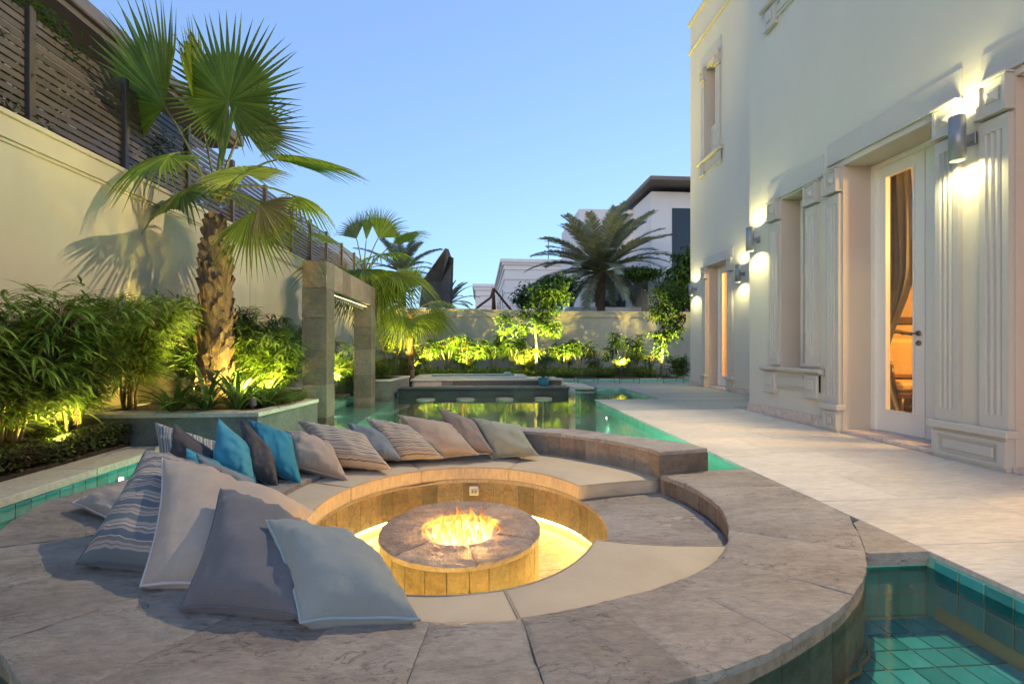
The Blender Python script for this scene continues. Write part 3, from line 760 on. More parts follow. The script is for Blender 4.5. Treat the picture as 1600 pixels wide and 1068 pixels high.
b=MB(); b.box(AX+.345,5.0,.5,AX+.36,5.75,3.0); b.build('light_block',TRIM,wn_)  # panel added behind the glass to keep room light from leaking out
# upper windows of the near part, seen only by their sill
pilaster(AX,4.92,5.11,5.56,7.4); pilaster(AX,5.61,5.79,5.56,7.4)
wn_=frame(AX+.26,AX+.31,5.13,5.59,5.57,7.58,.05,.05,.05,.05,WHITEP,'window'); b=MB(); b.box(AX+.28,5.181,5.621,AX+.286,5.539,7.53); b.build('glass',GLASS,wn_)
# set back part: glazed door and upper window
lintel(BX,9.0,10.27,2.82,3.03); pedestal(BX,9.0,9.165,.30); pedestal(BX,10.095,10.26,.30)
pilaster(BX,9.0,9.165,.302,2.5); pilaster(BX,10.095,10.26,.302,2.5); rosette(BX,9.0,9.165,2.55,2.79,H); rosette(BX,10.095,10.26,2.55,2.79,H)
frame(BX+.24,BX+.34,9.19,10.07,.04,2.79,.05,.05,.001,.045,WHITEP,'door_frame'); glazed_door(9.62,10.02,.045,2.74,BX+.27,None)
d2=frame(BX+.27,BX+.32,9.24,9.61,.045,2.74,.08,.08,.22,.11,WHITEP,'door'); b=MB(); b.box(BX+.292,9.321,.266,BX+.298,9.529,2.629); b.build('glass',GLASS,d2)
lintel(BX,9.47,10.39,7.48,7.78); pilaster(BX,9.49,9.655,5.34,7.15); pilaster(BX,10.155,10.32,5.34,7.15); rosette(BX,9.49,9.655,7.2,7.44,H); rosette(BX,10.155,10.32,7.2,7.44,H)
sill(BX,9.36,10.46,5.32)
wn_=frame(BX+.26,BX+.31,9.67,10.14,5.34,7.41,.05,.05,.05,.05,WHITEP,'window'); b=MB(); b.box(BX+.28,9.721,5.391,BX+.286,10.089,7.36); b.build('glass',GLASS,wn_)
b=MB()
for k in range(16): b.box(BX+.11,9.68,5.36+.045*k,BX+.125,10.13,5.385+.045*k)
for y in (9.68,9.9,10.12): b.box(BX+.126,y,5.34,BX+.14,y+.012,6.08)
b.build('lattice_guard',WHITEP,H)
# room behind the near door
INT=simple('ochre_room_wall',(.45,.30,.13),(.5,.34,.15),rough=.8); INTF=simple('room_floor',(.30,.20,.12),(.36,.25,.15),rough=.3)
b=MB(); b.box(4.35,-1,-.3,8.5,5.98,.035); b.build('room_floor',INTF,H)
b=MB(); b.box(8.3,-1,.036,8.4,5.9,3.3); b.box(4.36,5.9,.036,8.4,5.98,3.3); b.box(4.36,-1.1,.036,8.4,-1,3.3); b.box(4.36,-1,3.3,8.4,5.9,3.39); b.build('room_wall',INT,H)
b=MB(); b.box(5.65,6.6,.036,8.4,6.7,3.3); b.box(8.3,6.7,.036,8.4,10.5,3.3); b.box(5.65,10.5,.036,8.4,10.6,3.3); b.box(5.65,6.6,3.3,8.4,10.6,3.4);b.box(5.65,6.6,-.1,8.4,10.6,.035); b.build('room_wall',INT,H)
# curtain, gathered to the far side and falling in folds
CURT=simple('olive_brown_curtain',(.10,.085,.065),(.14,.12,.09),rough=.7,ns=8)
def curtain(X,ytop0,ytop1,ybot0,ybot1,label,z1=2.85,waist=(1.15,.35)):
    b=MB(); nu,nv=60,26; vs=[]
    for j in range(nv+1):
        v=j/nv; z=z1+(.05-z1)*v
        k=abs(z-waist[0]); g=max(0,1-k/1.0); g=g*g*(3-2*g)
        y0=ytop0+(ybot0-ytop0)*v; y1=ytop1+(ybot1-ytop1)*v
        y0=y0+(y1-y0)*g*(1-waist[1])
        for i in range(nu+1):
            u=i/nu; a=.035*(1-.4*g)
            vs.append((X+a*math.sin(u*38+2*math.sin(v*3))+.012*math.sin(u*17+v*4),y0+(y1-y0)*u+.01*math.sin(u*50),z))
    fs=[(j*(nu+1)+i,j*(nu+1)+i+1,(j+1)*(nu+1)+i+1,(j+1)*(nu+1)+i) for j in range(nv) for i in range(nu)]
    b.add(vs,fs); t=thing('curtain',label,'curtain',(X,ytop1,0)); b.build('drape',CURT,t,True)
    b=MB(); b.tube([(X,min(ytop0,ytop1)-.1,z1+.03),(X,max(ytop0,ytop1)+.1,z1+.03)],.015,8); b.build('rail',BRONZE,t,True)
curtain(4.50,4.39,4.76,4.37,4.74,'olive brown curtain drawn aside behind the glazed terrace door',waist=(.78,.22))
# armchair seen through the glass
CH=simple('gold_upholstery',(.50,.33,.13),(.56,.38,.16),rough=.6,ns=20); WOOD=simple('dark_polished_wood',(.06,.03,.015),(.09,.045,.02),rough=.3,ns=6,stretch=(1,1,6))
t=thing('armchair','golden upholstered armchair with dark wooden frame inside the terrace door','armchair',(5.30,5.10,.035),rz=R(-20))
def part(b,name,mat,par,sm=False): o=b.build(name,mat,None,sm); o.parent=par; return o
b=MB(); b.cbox(-.3,-.28,.36,.3,.3,.48,.04); part(b,'seat',CH,t)
b=MB(); b.cbox(-.27,.24,.5,.27,.36,1.0,.05); part(b,'backrest',CH,t)
b=MB(); b.tube([(-.28,.3,.36),(-.30,.36,.75),(-.26,.4,1.04),(0,.42,1.1),(.26,.4,1.04),(.30,.36,.75),(.28,.3,.36)],.025,8); part(b,'back_frame',WOOD,t,True)
b=MB(); b.cbox(-.31,-.3,.29,.31,.31,.355,.01); part(b,'seat_frame',WOOD,t)
for sx in (-1,1):
    b=MB(); b.tube([(sx*.31,.32,.70),(sx*.34,.05,.70),(sx*.34,-.2,.67),(sx*.32,-.22,.36)],.024,8); part(b,'arm',WOOD,t,True)
    b=MB(); b.cbox(sx*.33-.04,-.15,.70,sx*.33+.04,.2,.755,.02); part(b,'arm_pad',CH,t)
    for sy in (-.27,.27):
        b=MB(); b.tube([(sx*.27,sy,.30),(sx*.28,sy*1.05,.15),(sx*.27,sy*1.15,0)],[.03,.022,.018],8); part(b,'leg',WOOD,t,True)
t=thing('side_cabinet','dark wooden cabinet against the golden wall inside the room','cabinet',(6.15,5.70,.035))
b=MB(); b.cbox(-.6,-.2,.1,.6,.18,.9,.01); b.cbox(-.64,-.24,.9,.64,.19,.94,.008); b.build('carcass',WOOD,t,loc=(0,0,0))
for sx in (-.3,.3):
    b=MB(); b.cbox(sx-.27,-.215,.15,sx+.27,-.2005,.85,.006); b.build('door',WOOD,t,loc=(0,0,0))
t=thing('framed_picture','dark framed picture on the golden wall above the cabinet','picture',(6.15,5.895,1.85))
b=MB(); b.cbox(-.45,-.03,-.6,.45,0,.6,.01); b.build('frame',WOOD,t,loc=(0,0,0)); b=MB(); b.box(-.36,-.034,-.5,.36,-.0305,.5); b.build('canvas',INTF,t,loc=(0,0,0))

# ------------------------------------------------------------------ wall lamps
GLOW=emis('lamp_lens_glow',(1,.86,.42),5)
def sconce(X,y,z0,z1,label,k=1):
    t=thing('wall_lamp',label,'wall lamp',(X,y,z0),'cylindrical wall lamps on the villa'); r=.052; cx=X-.135
    L=z1-z0
    b=MB(); c=(cx,y,z0)
    b.lathe([(r-.006,0),(r,0),(r,L),(r-.006,L),(r-.006,L-.04),(0,L-.04)],c,28); b.lathe([(0,.04),(r-.006,.04),(r-.006,0)],c,28); o=b.build('shade',GREYMET,t,True); fixn(o.data)
    b=MB(); b.cbox(cx+r-.004,y-.022,z0+L*.42,X-.02,y+.022,z0+L*.56,.003); b.cbox(X-.02,y-.035,z0+L*.36,X,y+.035,z0+L*.62,.003); b.build('bracket',GREYMET,t)
    for s_,zz_ in ((1,z0+.037),(-1,z0+L-.037)):
        b=MB(); b.lathe([(0,0),(r-.009,0),(r-.009,s_*.003),(0,s_*.003)],(cx,y,zz_),20); b.build('lens',GLOW,t)
        l=lamp('lamp_light','SPOT',(cx,y,z0-.002 if s_>0 else z0+L+.002),E_SCONCE*k*(1 if s_>0 else .8),(1,.88,.38),spot_size=R(150),spot_blend=.75,shadow_soft_size=.03)
        aim(l,(.25,0,-s_)); 
sconce(AX,3.31,2.41,2.76,'largest grey wall lamp between the fluted pilasters beside the glazed door')
sconce(AX,6.06,2.28,2.61,'grey wall lamp near the outer corner beside the tall narrow window')
sconce(BX,8.62,2.23,2.57,'grey wall lamp on the set back wall just past the villa corner')
sconce(BX,10.62,2.20,2.50,'farthest small grey wall lamp at the edge of the villa')

# ------------------------------------------------------------------ slate portal over the shelf
t=thing('water_portal','tall slate clad portal frame standing in the pool with a row of spouts','portal',(-2.1,6,0))
def blocks(x0,x1,y0,y1,zs,vert=True):
    for a,b_ in zip(zs,zs[1:]):
        b=MB(); d=random.uniform(-.002,.002); b.cbox(x0-d,y0-d,a+.0015,x1+d,y1+d,b_-.0015,.004); b.build('cladding_stone',SL_PORTAL,t)
blocks(-2.26,-1.955,5.88,6.19,[-.25,.02,.44,.88,1.30,1.68])
blocks(-2.26,-1.955,8.22,8.53,[-.25,.02,.44,.88,1.30,1.68])
ys=[5.88,6.19,6.56,6.95,7.35,7.75,8.22,8.53]
for a,b_ in zip(ys,ys[1:]):
    b=MB(); b.cbox(-2.26,a+.0012,1.682,-1.955,b_-.0012,2.03,.005); b.build('lintel_stone',SL_PORTAL,t)
b=MB(); b.cbox(-2.15,6.2,1.655,-2.02,8.2,1.681,.003); b.build('spout_channel',GREYST,t)
spm=MB(); spm.tube([(0,0,0),(0,0,-.06)],.011,8); spm=spm.mesh('spout',STEEL,True)
for k in range(20): put(spm,'spout',t,Matrix.Translation((-2.085,6.27+.1*k,1.657)))
lg=MB(); lg.lathe([(0,0),(.009,0),(.009,-.004),(0,-.004)],(0,0,0),8); lgm=lg.mesh('spout_light',emis('warm_led_dot',(1,.75,.35),3))
for k in range(20): put(lgm,'spout_light',t,Matrix.Translation((-2.035,6.27+.1*k,1.653)))

# ------------------------------------------------------------------ pool bar, spa, channel
t=thing('pool_bar','long dark charcoal stone bar counter standing in the pool','bar counter',(0,9.5,0))
b=MB(); b.cbox(-1.66,9.32,-.9,1.86,9.74,.05,.004); b.build('bar_front',BLACKST,t); b=MB(); b.cbox(-1.68,9.29,.051,1.88,9.76,.085,.006); b.build('counter_top',BLACKST,t)
GR='round pale stools under the water along the pool bar'
for x,l in ((669,'pale round pool stool nearest the portal end of the dark bar'),(728,'second pale round pool stool counted from the portal end of the bar'),(787,'third pale round pool stool counted from the portal end of the bar'),(846,'pale round pool stool at the free end of the dark bar')):
    p_=gp(x,621,-.10); s_=thing('pool_stool',l,'stool',(p_.x,8.85,-.9),GR)
    b=MB(); b.lathe([(0,0),(.17,0),(.18,.02),(.18,.05),(.17,.06),(0,.06)],(0,0,.765),28); b.build('seat',TRAVE,s_,loc=(0,0,0),smooth=False)
    b=MB(); b.lathe([(.12,-.2),(.025,.05),(.02,.76)],(0,0,0),20); b.build('leg',GREYST,s_,True,loc=(0,0,0))
t=thing('spa_tub','raised rectangular spa with pale coping and pebbled front behind the pool bar','spa',(0,11.5,0))
b=MB(); b.box(-1.62,10.905,-.5,2.05,11.0,.12); b.box(-1.62,11.0,-.5,-1.3,12.4,.12); b.box(1.1,11.0,-.5,2.05,12.4,.12); b.box(-1.3,12.3,-.5,1.1,12.5,.12); b.box(-1.3,11.0,-.5,1.1,12.3,-.35); b.build('spa_shell',TRAVE,t)
PEB=simple('pebble_grey',(.10,.09,.075),(.22,.19,.15),rough=.6,ns=60,vary=.3)
b=MB(); b.cbox(-.68,10.885,0,2.0,10.904,.12,.003); b.build('pebble_backing',MORTAR,t)
b=MB()
for k in range(2400):
    x=random.uniform(-.67,1.99); z=random.uniform(.008,.112); r=random.uniform(.010,.018)
    b.add([(x-r,10.884,z),(x,10.884,z-r*.7),(x+r,10.884,z),(x,10.884,z+r*.7),(x,10.884-r*.6,z)],[(0,1,4),(1,2,4),(2,3,4),(3,0,4)])
o=b.build('pebble_facing',PEB,t); o['kind']='stuff'
for (x0,x1) in ((-1.58,-1.15),(-1.145,-.93)):
    b=MB(); b.cbox(x0,10.885,0,x1,10.904,.12,.003); b.build('facing_stone',PINKST,t)
b=MB(); b.cbox(-.925,10.885,0,-.69,10.904,.12,.003); b.build('facing_stone',GREYST,t)
for i in range(6):
    b=MB(); b.cbox(-1.66+.62*i,10.85,.122,-1.66+.62*(i+1)-.003,11.2,.16,.004); b.build('coping_stone',TRAVE,t)
for i in range(6): b=MB(); b.cbox(-1.62+.46*i,11.201,.122,-1.62+.46*(i+1)-.003,11.42,.20,.005); b.build('coping_stone',TRAVE,t)
b=MB(); b.cbox(-1.62,11.421,.122,-1.30,12.4,.20,.005); b.build('coping_stone',TRAVE,t)
b=MB(); b.cbox(.92,11.421,.122,1.2,12.4,.20,.005); b.build('coping_stone',TRAVE,t)
b=MB(); b.cbox(-1.299,12.25,.122,.919,12.5,.20,.005); b.build('coping_stone',TRAVE,t)
b=MB(); b.add([(-1.3,11.42,.16),(.92,11.42,.16),(.92,12.25,.16),(-1.3,12.25,.16)],[(0,1,2,3)]); b.build('spa_water',WATER,t)
b=MB(); b.box(-1.3,12.24,-.3,.92,12.249,.19); b.box(-1.3,11.421,-.3,.92,11.425,.15); b.build('spa_tiling',POOLT,t)
t=thing('chlorine_float','small white box on the back corner of the spa edge','box',(.75,12.33,.20)); b=MB(); b.cbox(-.1,-.06,0,.1,.06,.05,.01); b.build('body',WHITEP,t,loc=(0,0,0)); b=MB(); b.cbox(-.07,-.04,.05,.07,.04,.06,.003); b.build('lid',TRIM,t,loc=(0,0,0))
# blue pot with plant: pot here, leaves with the plants
POTM=simple('turquoise_glazed_pot',(.02,.20,.26),(.03,.26,.32),rough=.25,ns=4)

WIRE=simple('dark_wire',(.10,.09,.08),rough=.4,metal=.5)
for (x,l) in ((913,'low wire mesh chair nearest the spa beside the narrow back channel'),(977,'middle low wire mesh chair of the three beside the back channel'),(1046,'low wire mesh chair closest to the villa beside the back channel')):
    p_=at(x,597,11.9); t=thing('wire_chair',l,'chair',(p_.x,11.72,0),'low wire chairs beside the back channel')
    b=MB(); b.loop([(-.28,0,.14),(.28,0,.14),(.28,-.42,.12),(-.28,-.42,.12)],.007,5)
    for k in range(12): b.tube([(-.26+.047*k,0,.14),(-.26+.047*k,-.42,.12)],.0025,4)
    b.build('seat',WIRE,t,loc=(0,0,0))
    b=MB(); b.loop([(-.28,.0,.14),(.28,0,.14),(.26,.10,.36),(-.26,.10,.36)],.007,5)
    for k in range(12): b.tube([(-.26+.047*k,.0,.14),(-.24+.0436*k,.10,.36)],.0025,4)
    for k in range(4): b.tube([(-.27,.02+.02*k,.18+.045*k),(.27,.02+.02*k,.18+.045*k)],.0025,4)
    b.build('backrest',WIRE,t,loc=(0,0,0))
    for sx in (-.26,.26):
        for sy in (-.4,.02):
            b=MB(); b.tube([(sx,sy,0),(sx,sy,.14)],.008,6); b.build('leg',WIRE,t,loc=(0,0,0))

# ------------------------------------------------------------------ neighbours
NW=simple('white_neighbour_render',(.66,.64,.62),(.70,.68,.66),rough=.8,ns=.4,bs=.05)
NB=simple('bronze_roof_panel',(.16,.125,.095),(.19,.15,.115),rough=.5,ns=.6); NG=simple('dark_glass',(.03,.035,.04),rough=.1)
NT=simple('taupe_render',(.36,.31,.27),(.40,.35,.30),rough=.8)
t=thing('neighbour_house','modern white house with thin bronze roof slab beyond the back wall','house',(9.4,24,0))
b=MB(); b.box(9.4,24,-1,18,27,9.5); b.build('wall',NW,t)
b=MB(); b.box(6.05,27.01,-1,18,33,9.4); b.build('wall',NW,t)
b=MB(); b.cbox(8.9,22.9,9.72,18,28.3,9.95,.03); b.build('roof',NB,t)
for x,y in ((10.6,24.5),(12.3,24.5)):
    b=MB(); b.box(x,y,9.5,x+.1,y+.1,9.719); b.build('roof_post',DARKM,t)
b=MB(); b.box(10.55,23.96,3.4,11.6,23.999,8.6); b.build('window',NG,t)
b=MB(); b.box(7.6,26.96,2.9,9.2,27.005,5.6); b.build('window',NG,t)
for k in range(3): b=MB(); b.box(7.6+.53*k,26.92,2.9,7.64+.53*k,26.958,5.6); b.build('window_frame',DARKM,t)
b=MB(); b.box(4.3,21.5,-1,9.0,27,2.9); b.build('terrace_base',NW,t)
b=MB(); b.box(7.9,20.6,2.6,12,23.9,4.2); b.build('balcony_parapet',NT,t)
b=MB(); b.box(7.88,20.58,3.35,12,20.599,3.39); b.build('string_course',NW,t)
b=MB(); b.box(8.2,20.55,1.0,9.2,20.598,2.0); b.build('vent_window',NG,t)
b=MB(); b.box(4.32,21.5,2.9,4.34,27,4.1); b.box(4.34,21.5,2.9,7.85,21.52,4.1); b.build('glass_railing',GLASS,t)
b=MB(); b.box(4.30,21.48,4.101,7.85,21.54,4.14); b.box(4.30,21.54,4.101,4.36,27,4.14); b.build('handrail',DARKM,t)
t=thing('neighbour_house','pale panelled building with stepped cornice far beyond the wall','building',(4,40,0))
b=MB(); b.box(2.2,40,-1,11,58,7.9)
b.build('wall',NW,t)
b=MB(); b.box(2.1,39.9,7.9,11,58,8.3); b.box(1.95,39.75,8.3,11,58.2,8.5); b.box(1.8,39.6,8.5,11,58.3,8.8); b.build('cornice',NW,t)
b=MB()
for z in (3.4,4.6,5.8,7.0): b.box(2.16,39.96,z,11,39.995,z+.05); b.box(2.16,40,z,2.195,58,z+.05)
b.build('panel_joint',NT,t)
for y in (43,47,51,55):
    b=MB(); b.box(2.15,y,4.9,2.199,y+1.0,6.5); b.build('window',NG,t)
t=thing('neighbour_house','smaller cream corniced block just left of the panelled building','building',(0,60,0))
b=MB(); b.box(-.6,60,-1,2.6,75,8.6); b.build('wall',NW,t); b=MB(); b.box(-.8,59.8,8.6,2.6,75,9.0); b.box(-1.0,59.6,9.0,2.6,75,9.4); b.build('cornice',NW,t)
b=MB()
for z in (5.0,6.4,7.8): b.box(-.64,59.95,z,2.6,59.995,z+.06)
b.build('panel_joint',NT,t)
b=MB()
for x,y in ((3.6,44),(5.4,44),(7.6,46)): b.cbox(x,y,8.8,x+.9,y+.8,9.55,.03)
b.build('roof_unit',NT,bpy.data.objects['neighbour_house.001'])
b=MB(); b.tube([(6.6,43,8.8),(6.6,43,11.6)],.04,6); b.tube([(6.2,43,11.2),(7.0,43,11.2)],.025,5); b.tube([(6.3,43,10.8),(6.9,43,10.8)],.025,5); b.build('aerial',DARKM,bpy.data.objects['neighbour_house.001'])
# house behind the fence with a deep eave
ROOFB=simple('brown_eave_panel',(.20,.155,.12),(.25,.20,.16),rough=.6,ns=2)
t=thing('neighbour_house','brown eaved house close behind the slatted fence','house',(-6.5,5,0))
b=MB(); b.box(-12,-3,-1,-6.9,11.3,5.75); b.build('wall',NT,t)
b=MB(); b.cbox(-12.5,-3,5.99,-5.95,11.8,6.22,.02); b.build('roof',ROOFB,t); b=MB(); b.box(-12.4,-3,5.9,-6.05,11.7,5.989); b.build('eave_soffit',ROOFB,t)
for y in (3.2,5.2,8.2):
    b=MB(); b.box(-6.9,y,3.6,-6.86,y+1.1,5.2); b.build('window',NG,t)
t=thing('neighbour_house','low taupe outbuilding past the brown eaved house behind the fence','house',(-6.5,12,0))
b=MB(); b.box(-12,12.5,-1,-6.2,17,4.4); b.build('wall',NT,t); b=MB(); b.cbox(-12.3,12.3,4.4,-5.9,17.3,4.6,.02); b.build('roof',ROOFB,t)
t=thing('security_floodlight','small black floodlight on the eave edge of the brown house','floodlight',(-5.93,11.6,6.24)); b=MB(); b.cbox(-.02,-.02,-.05,.1,.02,.02,.003); b.build('bracket',DARKM,t,loc=(0,0,0)); b=MB(); b.cbox(.08,-.12,-.02,.2,.12,.14,.01); b.build('head',DARKM,t,loc=(0,0,0))
# dark angular shade canvas
CANV=simple('grey_brown_canvas',(.10,.09,.085),(.14,.125,.11),rough=.8,ns=1.5,bs=.4,bsc=3,bd=.1)
t=thing('shade_canopy','dark angular canvas canopy rising above the far wall behind the palms','canopy',(-2,20,2))
P=[at(660,440,20),at(697,388,19.4),at(701,400,19.2),at(705,402,19.6),at(703,470,20),at(690,480,20.4),at(655,480,20)]
b=MB(); n=len(P); vs=[p for p in P]+[p+Vector((.1,.12,0)) for p in P]; c_=sum(P,Vector())/n+Vector((0,.5,0)); vs+= [c_,c_+Vector((.1,.12,0))]
fs=[(i,(i+1)%n,2*n) for i in range(n)]+[(n+(i+1)%n,n+i,2*n+1) for i in range(n)]+[(i,n+i,n+(i+1)%n,(i+1)%n) for i in range(n)]
b.add(vs,fs); b.build('canvas',CANV,t)
b=MB(); q=at(703,470,20); b.tube([(q.x,q.y,-.5),(q.x,q.y,q.z)],.06,8); b.tube([at(660,440,20),at(697,388,19.4)],.04,6); b.build('pole',DARKM,t)
# pointed wooden frame
REDW=simple('dark_red_timber',(.10,.035,.02),(.15,.05,.03),rough=.6)
t=thing('timber_tripod','pointed dark red timber frame showing above the far wall','timber frame',(.6,20,0))
ap_=at(771,450,20)
for x,y in ((755,478),(796,480),(770,478),(773,478)):
    q=at(x,y,20); dv=(q-ap_); e=ap_+dv*((ap_.z+.2)/-dv.z) if dv.z<0 else q
    b=MB(); 
    if x<760: pts=[ap_,ap_+Vector((-.12,0,-.42)),q+Vector((-.15,0,.02)),q+Vector((-.6,0,-.4)),Vector((q.x-.9,q.y,-.2))]
    else: pts=[ap_,Vector((e.x,e.y+(.8 if x>772 else 0),-.2))]
    b.tube(pts,.055,6); b.build('beam',REDW,t)
# ------------------------------------------------------------------ fire table
TZ=-.173; TR=.483
t=thing('fire_table','round slate fire table burning with open flames in the middle of the pit','fire table',(CF[0],CF[1],-.48))
b=MB(); b.sector(CF,.19,TR-.035,0,2*PI,-.479,TZ-.032,n=60); b.build('core',MORTAR,t)
r0=TR-.030
a=0
while a<2*PI-.01:
    bb=min(a+R(13.3)*random.uniform(.9,1.15),2*PI); 
    if 2*PI-bb<.08: bb=2*PI
    k=MB(); k.sector(CF,r0-.01,r0+.016+random.uniform(0,.004),a+.004,bb-.004,-.479,TZ-.031,n=3); o=k.build('facing_stone',SL_FIRE,t); fixn(o.data); a=bb
SL_TAB=slate('slate_table_top',[(.30,.22,.16),(.40,.30,.23),(.46,.36,.28),(.36,.29,.22)],big=4,crack=.8,bstr=.7,rough=.5)
ang=[8,63,117,170,225,282,333,368]
for x,y in zip(ang,ang[1:]):
    k=relief(CF,lambda a:.235,lambda a:TR,R(x)+.003,R(y)-.003,TZ-.03,TZ-.001,.010,1.2); o=k.build('top_slab',SL_TAB,t,True); fixn(o.data); o.data.set_sharp_from_angle(angle=R(50))
BURN=simple('heated_burner_metal',(.30,.16,.06),(.36,.20,.08),rough=.4,ns=6)
k=MB(); k.lathe([(.243,TZ-.004),(.236,TZ-.006),(.22,TZ-.07),(.20,TZ-.09),(0,TZ-.092)],(CF[0],CF[1],0),14); k.build('burner_bowl',BURN,t)
# fire glass
FG=emis('glowing_fire_glass',(1,.55,.12),.5)
FG2=simple('clear_fire_glass',(.7,.5,.25),(.9,.7,.4),rough=.1,ns=30)
k=MB()
for i in range(420):
    r=.20*math.sqrt(random.random()); a=random.uniform(0,2*PI); c_=Vector((CF[0]+r*math.cos(a),CF[1]+r*math.sin(a),TZ-.082+random.uniform(0,.03)*(1-r*3)))
    s_=random.uniform(.007,.015); vs=[c_+Vector((random.uniform(-1,1),random.uniform(-1,1),random.uniform(-1,1)))*s_ for _ in range(4)]
    k.cur=random.choice((0,0,1)); k.add(vs,[(0,1,2),(0,2,3),(0,3,1),(1,3,2)])
o=k.build('fire_glass',[FG2,FG],t); o['kind']='stuff'
# flames: thin translucent tongues, hot at the foot
m,nt,p=nodes('flame')
nt.nodes.remove(p)
g=N(nt,'ShaderNodeNewGeometry'); sp_=N(nt,'ShaderNodeSeparateXYZ'); nt.links.new(g.outputs['Position'],sp_.inputs[0])
mr=N(nt,'ShaderNodeMapRange'); mr.inputs[1].default_value=TZ-.08; mr.inputs[2].default_value=TZ+.12; nt.links.new(sp_.outputs[2],mr.inputs[0])
co=coords(nt,(1,1,.45),False); nz=noise(nt,co,22,4,.6,.8)
ad=N(nt,'ShaderNodeMath',operation='ADD'); nt.links.new(mr.outputs[0],ad.inputs[0])
ms=N(nt,'ShaderNodeMath',operation='MULTIPLY_ADD'); ms.inputs[1].default_value=1.1; ms.inputs[2].default_value=-.55; nt.links.new(nz,ms.inputs[0]); nt.links.new(ms.outputs[0],ad.inputs[1])
col=ramp(nt,ad.outputs[0],[(0,(1,.80,.38)),(.35,(1,.58,.12)),(.7,(1,.32,.03)),(1,(.9,.16,.01))])
em=N(nt,'ShaderNodeEmission'); nt.links.new(col,em.inputs[0])
stg=ramp(nt,ad.outputs[0],[(0,(1,1,1)),(.45,(.55,.55,.55)),(1,(.2,.2,.2))]); sm_=N(nt,'ShaderNodeMath',operation='MULTIPLY'); sm_.inputs[1].default_value=.74; nt.links.new(stg,sm_.inputs[0]); nt.links.new(sm_.outputs[0],em.inputs[1])
lw=N(nt,'ShaderNodeLayerWeight'); lw.inputs[0].default_value=.35
opq=ramp(nt,lw.outputs['Facing'],[(0,(.95,.95,.95)),(.85,(.08,.08,.08))])
om=mixc(nt,1.0,opq,ramp(nt,ad.outputs[0],[(0,(1,1,1)),(.5,(.75,.75,.75)),(1,(.3,.3,.3))]),'MULTIPLY')
trn=N(nt,'ShaderNodeBsdfTransparent'); mx=N(nt,'ShaderNodeMixShader'); nt.links.new(om,mx.inputs[0]); nt.links.new(trn.outputs[0],mx.inputs[1]); nt.links.new(em.outputs[0],mx.inputs[2]); nt.links.new(mx.outputs[0],nt.nodes['Material Output'].inputs[0])
FLAME=m
rf=random.Random(5)
for i in range(46):
    r=.19*math.sqrt(rf.random()); a=rf.uniform(0,2*PI); h=rf.uniform(.07,.15)*(1.1-r*1.0)
    if i in (3,9,17,30): h=.19
    x,y=CF[0]+r*math.cos(a),CF[1]+r*math.sin(a); pts=[]; rad=[]; ph=rf.uniform(0,6); w_=rf.uniform(.010,.024)
    for k_ in range(13):
        v=k_/12; pts.append((x+.022*math.sin(ph+v*5)*v+.01*math.sin(ph*2+v*11)*v,y+.02*math.cos(ph*1.7+v*4)*v,TZ-.075+h*v*1.25)); rad.append(max(.0006,w_*(math.sin(PI*min(1,(v*.8+.22)))**.8)*(1-v*.85)))
    k=MB(); k.tube(pts,rad,9); k.build('flame',FLAME,t,True)

# ------------------------------------------------------------------ bench cushions
CUSH=None
m,nt,p=nodes('beige_outdoor_canvas'); co=coords(nt)
wv=noise(nt,co,380,2,.5); big=noise(nt,co,3,4,.6)
col=mixc(nt,.25,ramp(nt,big,[(.3,(.46,.37,.26)),(.7,(.53,.43,.31))]),ramp(nt,wv,[(.3,(.7,.7,.7)),(.7,(1.15,1.15,1.15))]),'MULTIPLY')
nt.links.new(col,p.inputs['Base Color']); p.inputs['Roughness'].default_value=.9; p.inputs['Specular IOR Level'].default_value=.2
nt.links.new(bump(nt,wv,.25,.001,bump(nt,noise(nt,co,7,3,.5),.35,.02)),p.inputs['Normal']); CUSH=m
# boxed side with small gathers
m2,nt,p=nodes('beige_gathered_band'); 
g=N(nt,'ShaderNodeNewGeometry'); sp_=N(nt,'ShaderNodeVectorMath',operation='SUBTRACT'); sp_.inputs[1].default_value=(CF[0],CF[1],0); nt.links.new(g.outputs['Position'],sp_.inputs[0])
sx=N(nt,'ShaderNodeSeparateXYZ'); nt.links.new(sp_.outputs[0],sx.inputs[0]); at2=N(nt,'ShaderNodeMath',operation='ARCTAN2'); nt.links.new(sx.outputs[1],at2.inputs[0]); nt.links.new(sx.outputs[0],at2.inputs[1])
cb=N(nt,'ShaderNodeCombineXYZ'); nt.links.new(at2.outputs[0],cb.inputs[0]); zs=N(nt,'ShaderNodeMath',operation='MULTIPLY'); zs.inputs[1].default_value=.25; nt.links.new(sx.outputs[2],zs.inputs[0]); nt.links.new(zs.outputs[0],cb.inputs[1])
gn=noise(nt,cb.outputs[0],42,3,.6,.3)
col=ramp(nt,gn,[(.3,(.41,.33,.23)),(.62,(.52,.42,.30))]); nt.links.new(col,p.inputs['Base Color']); p.inputs['Roughness'].default_value=.9
nt.links.new(bump(nt,gn,.8,.006),p.inputs['Normal']); BAND=m2
PIPE=simple('beige_piping',(.33,.26,.18),(.38,.30,.21),rough=.85,ns=30)
CZ0=SZ+.002; CZ1=-.028
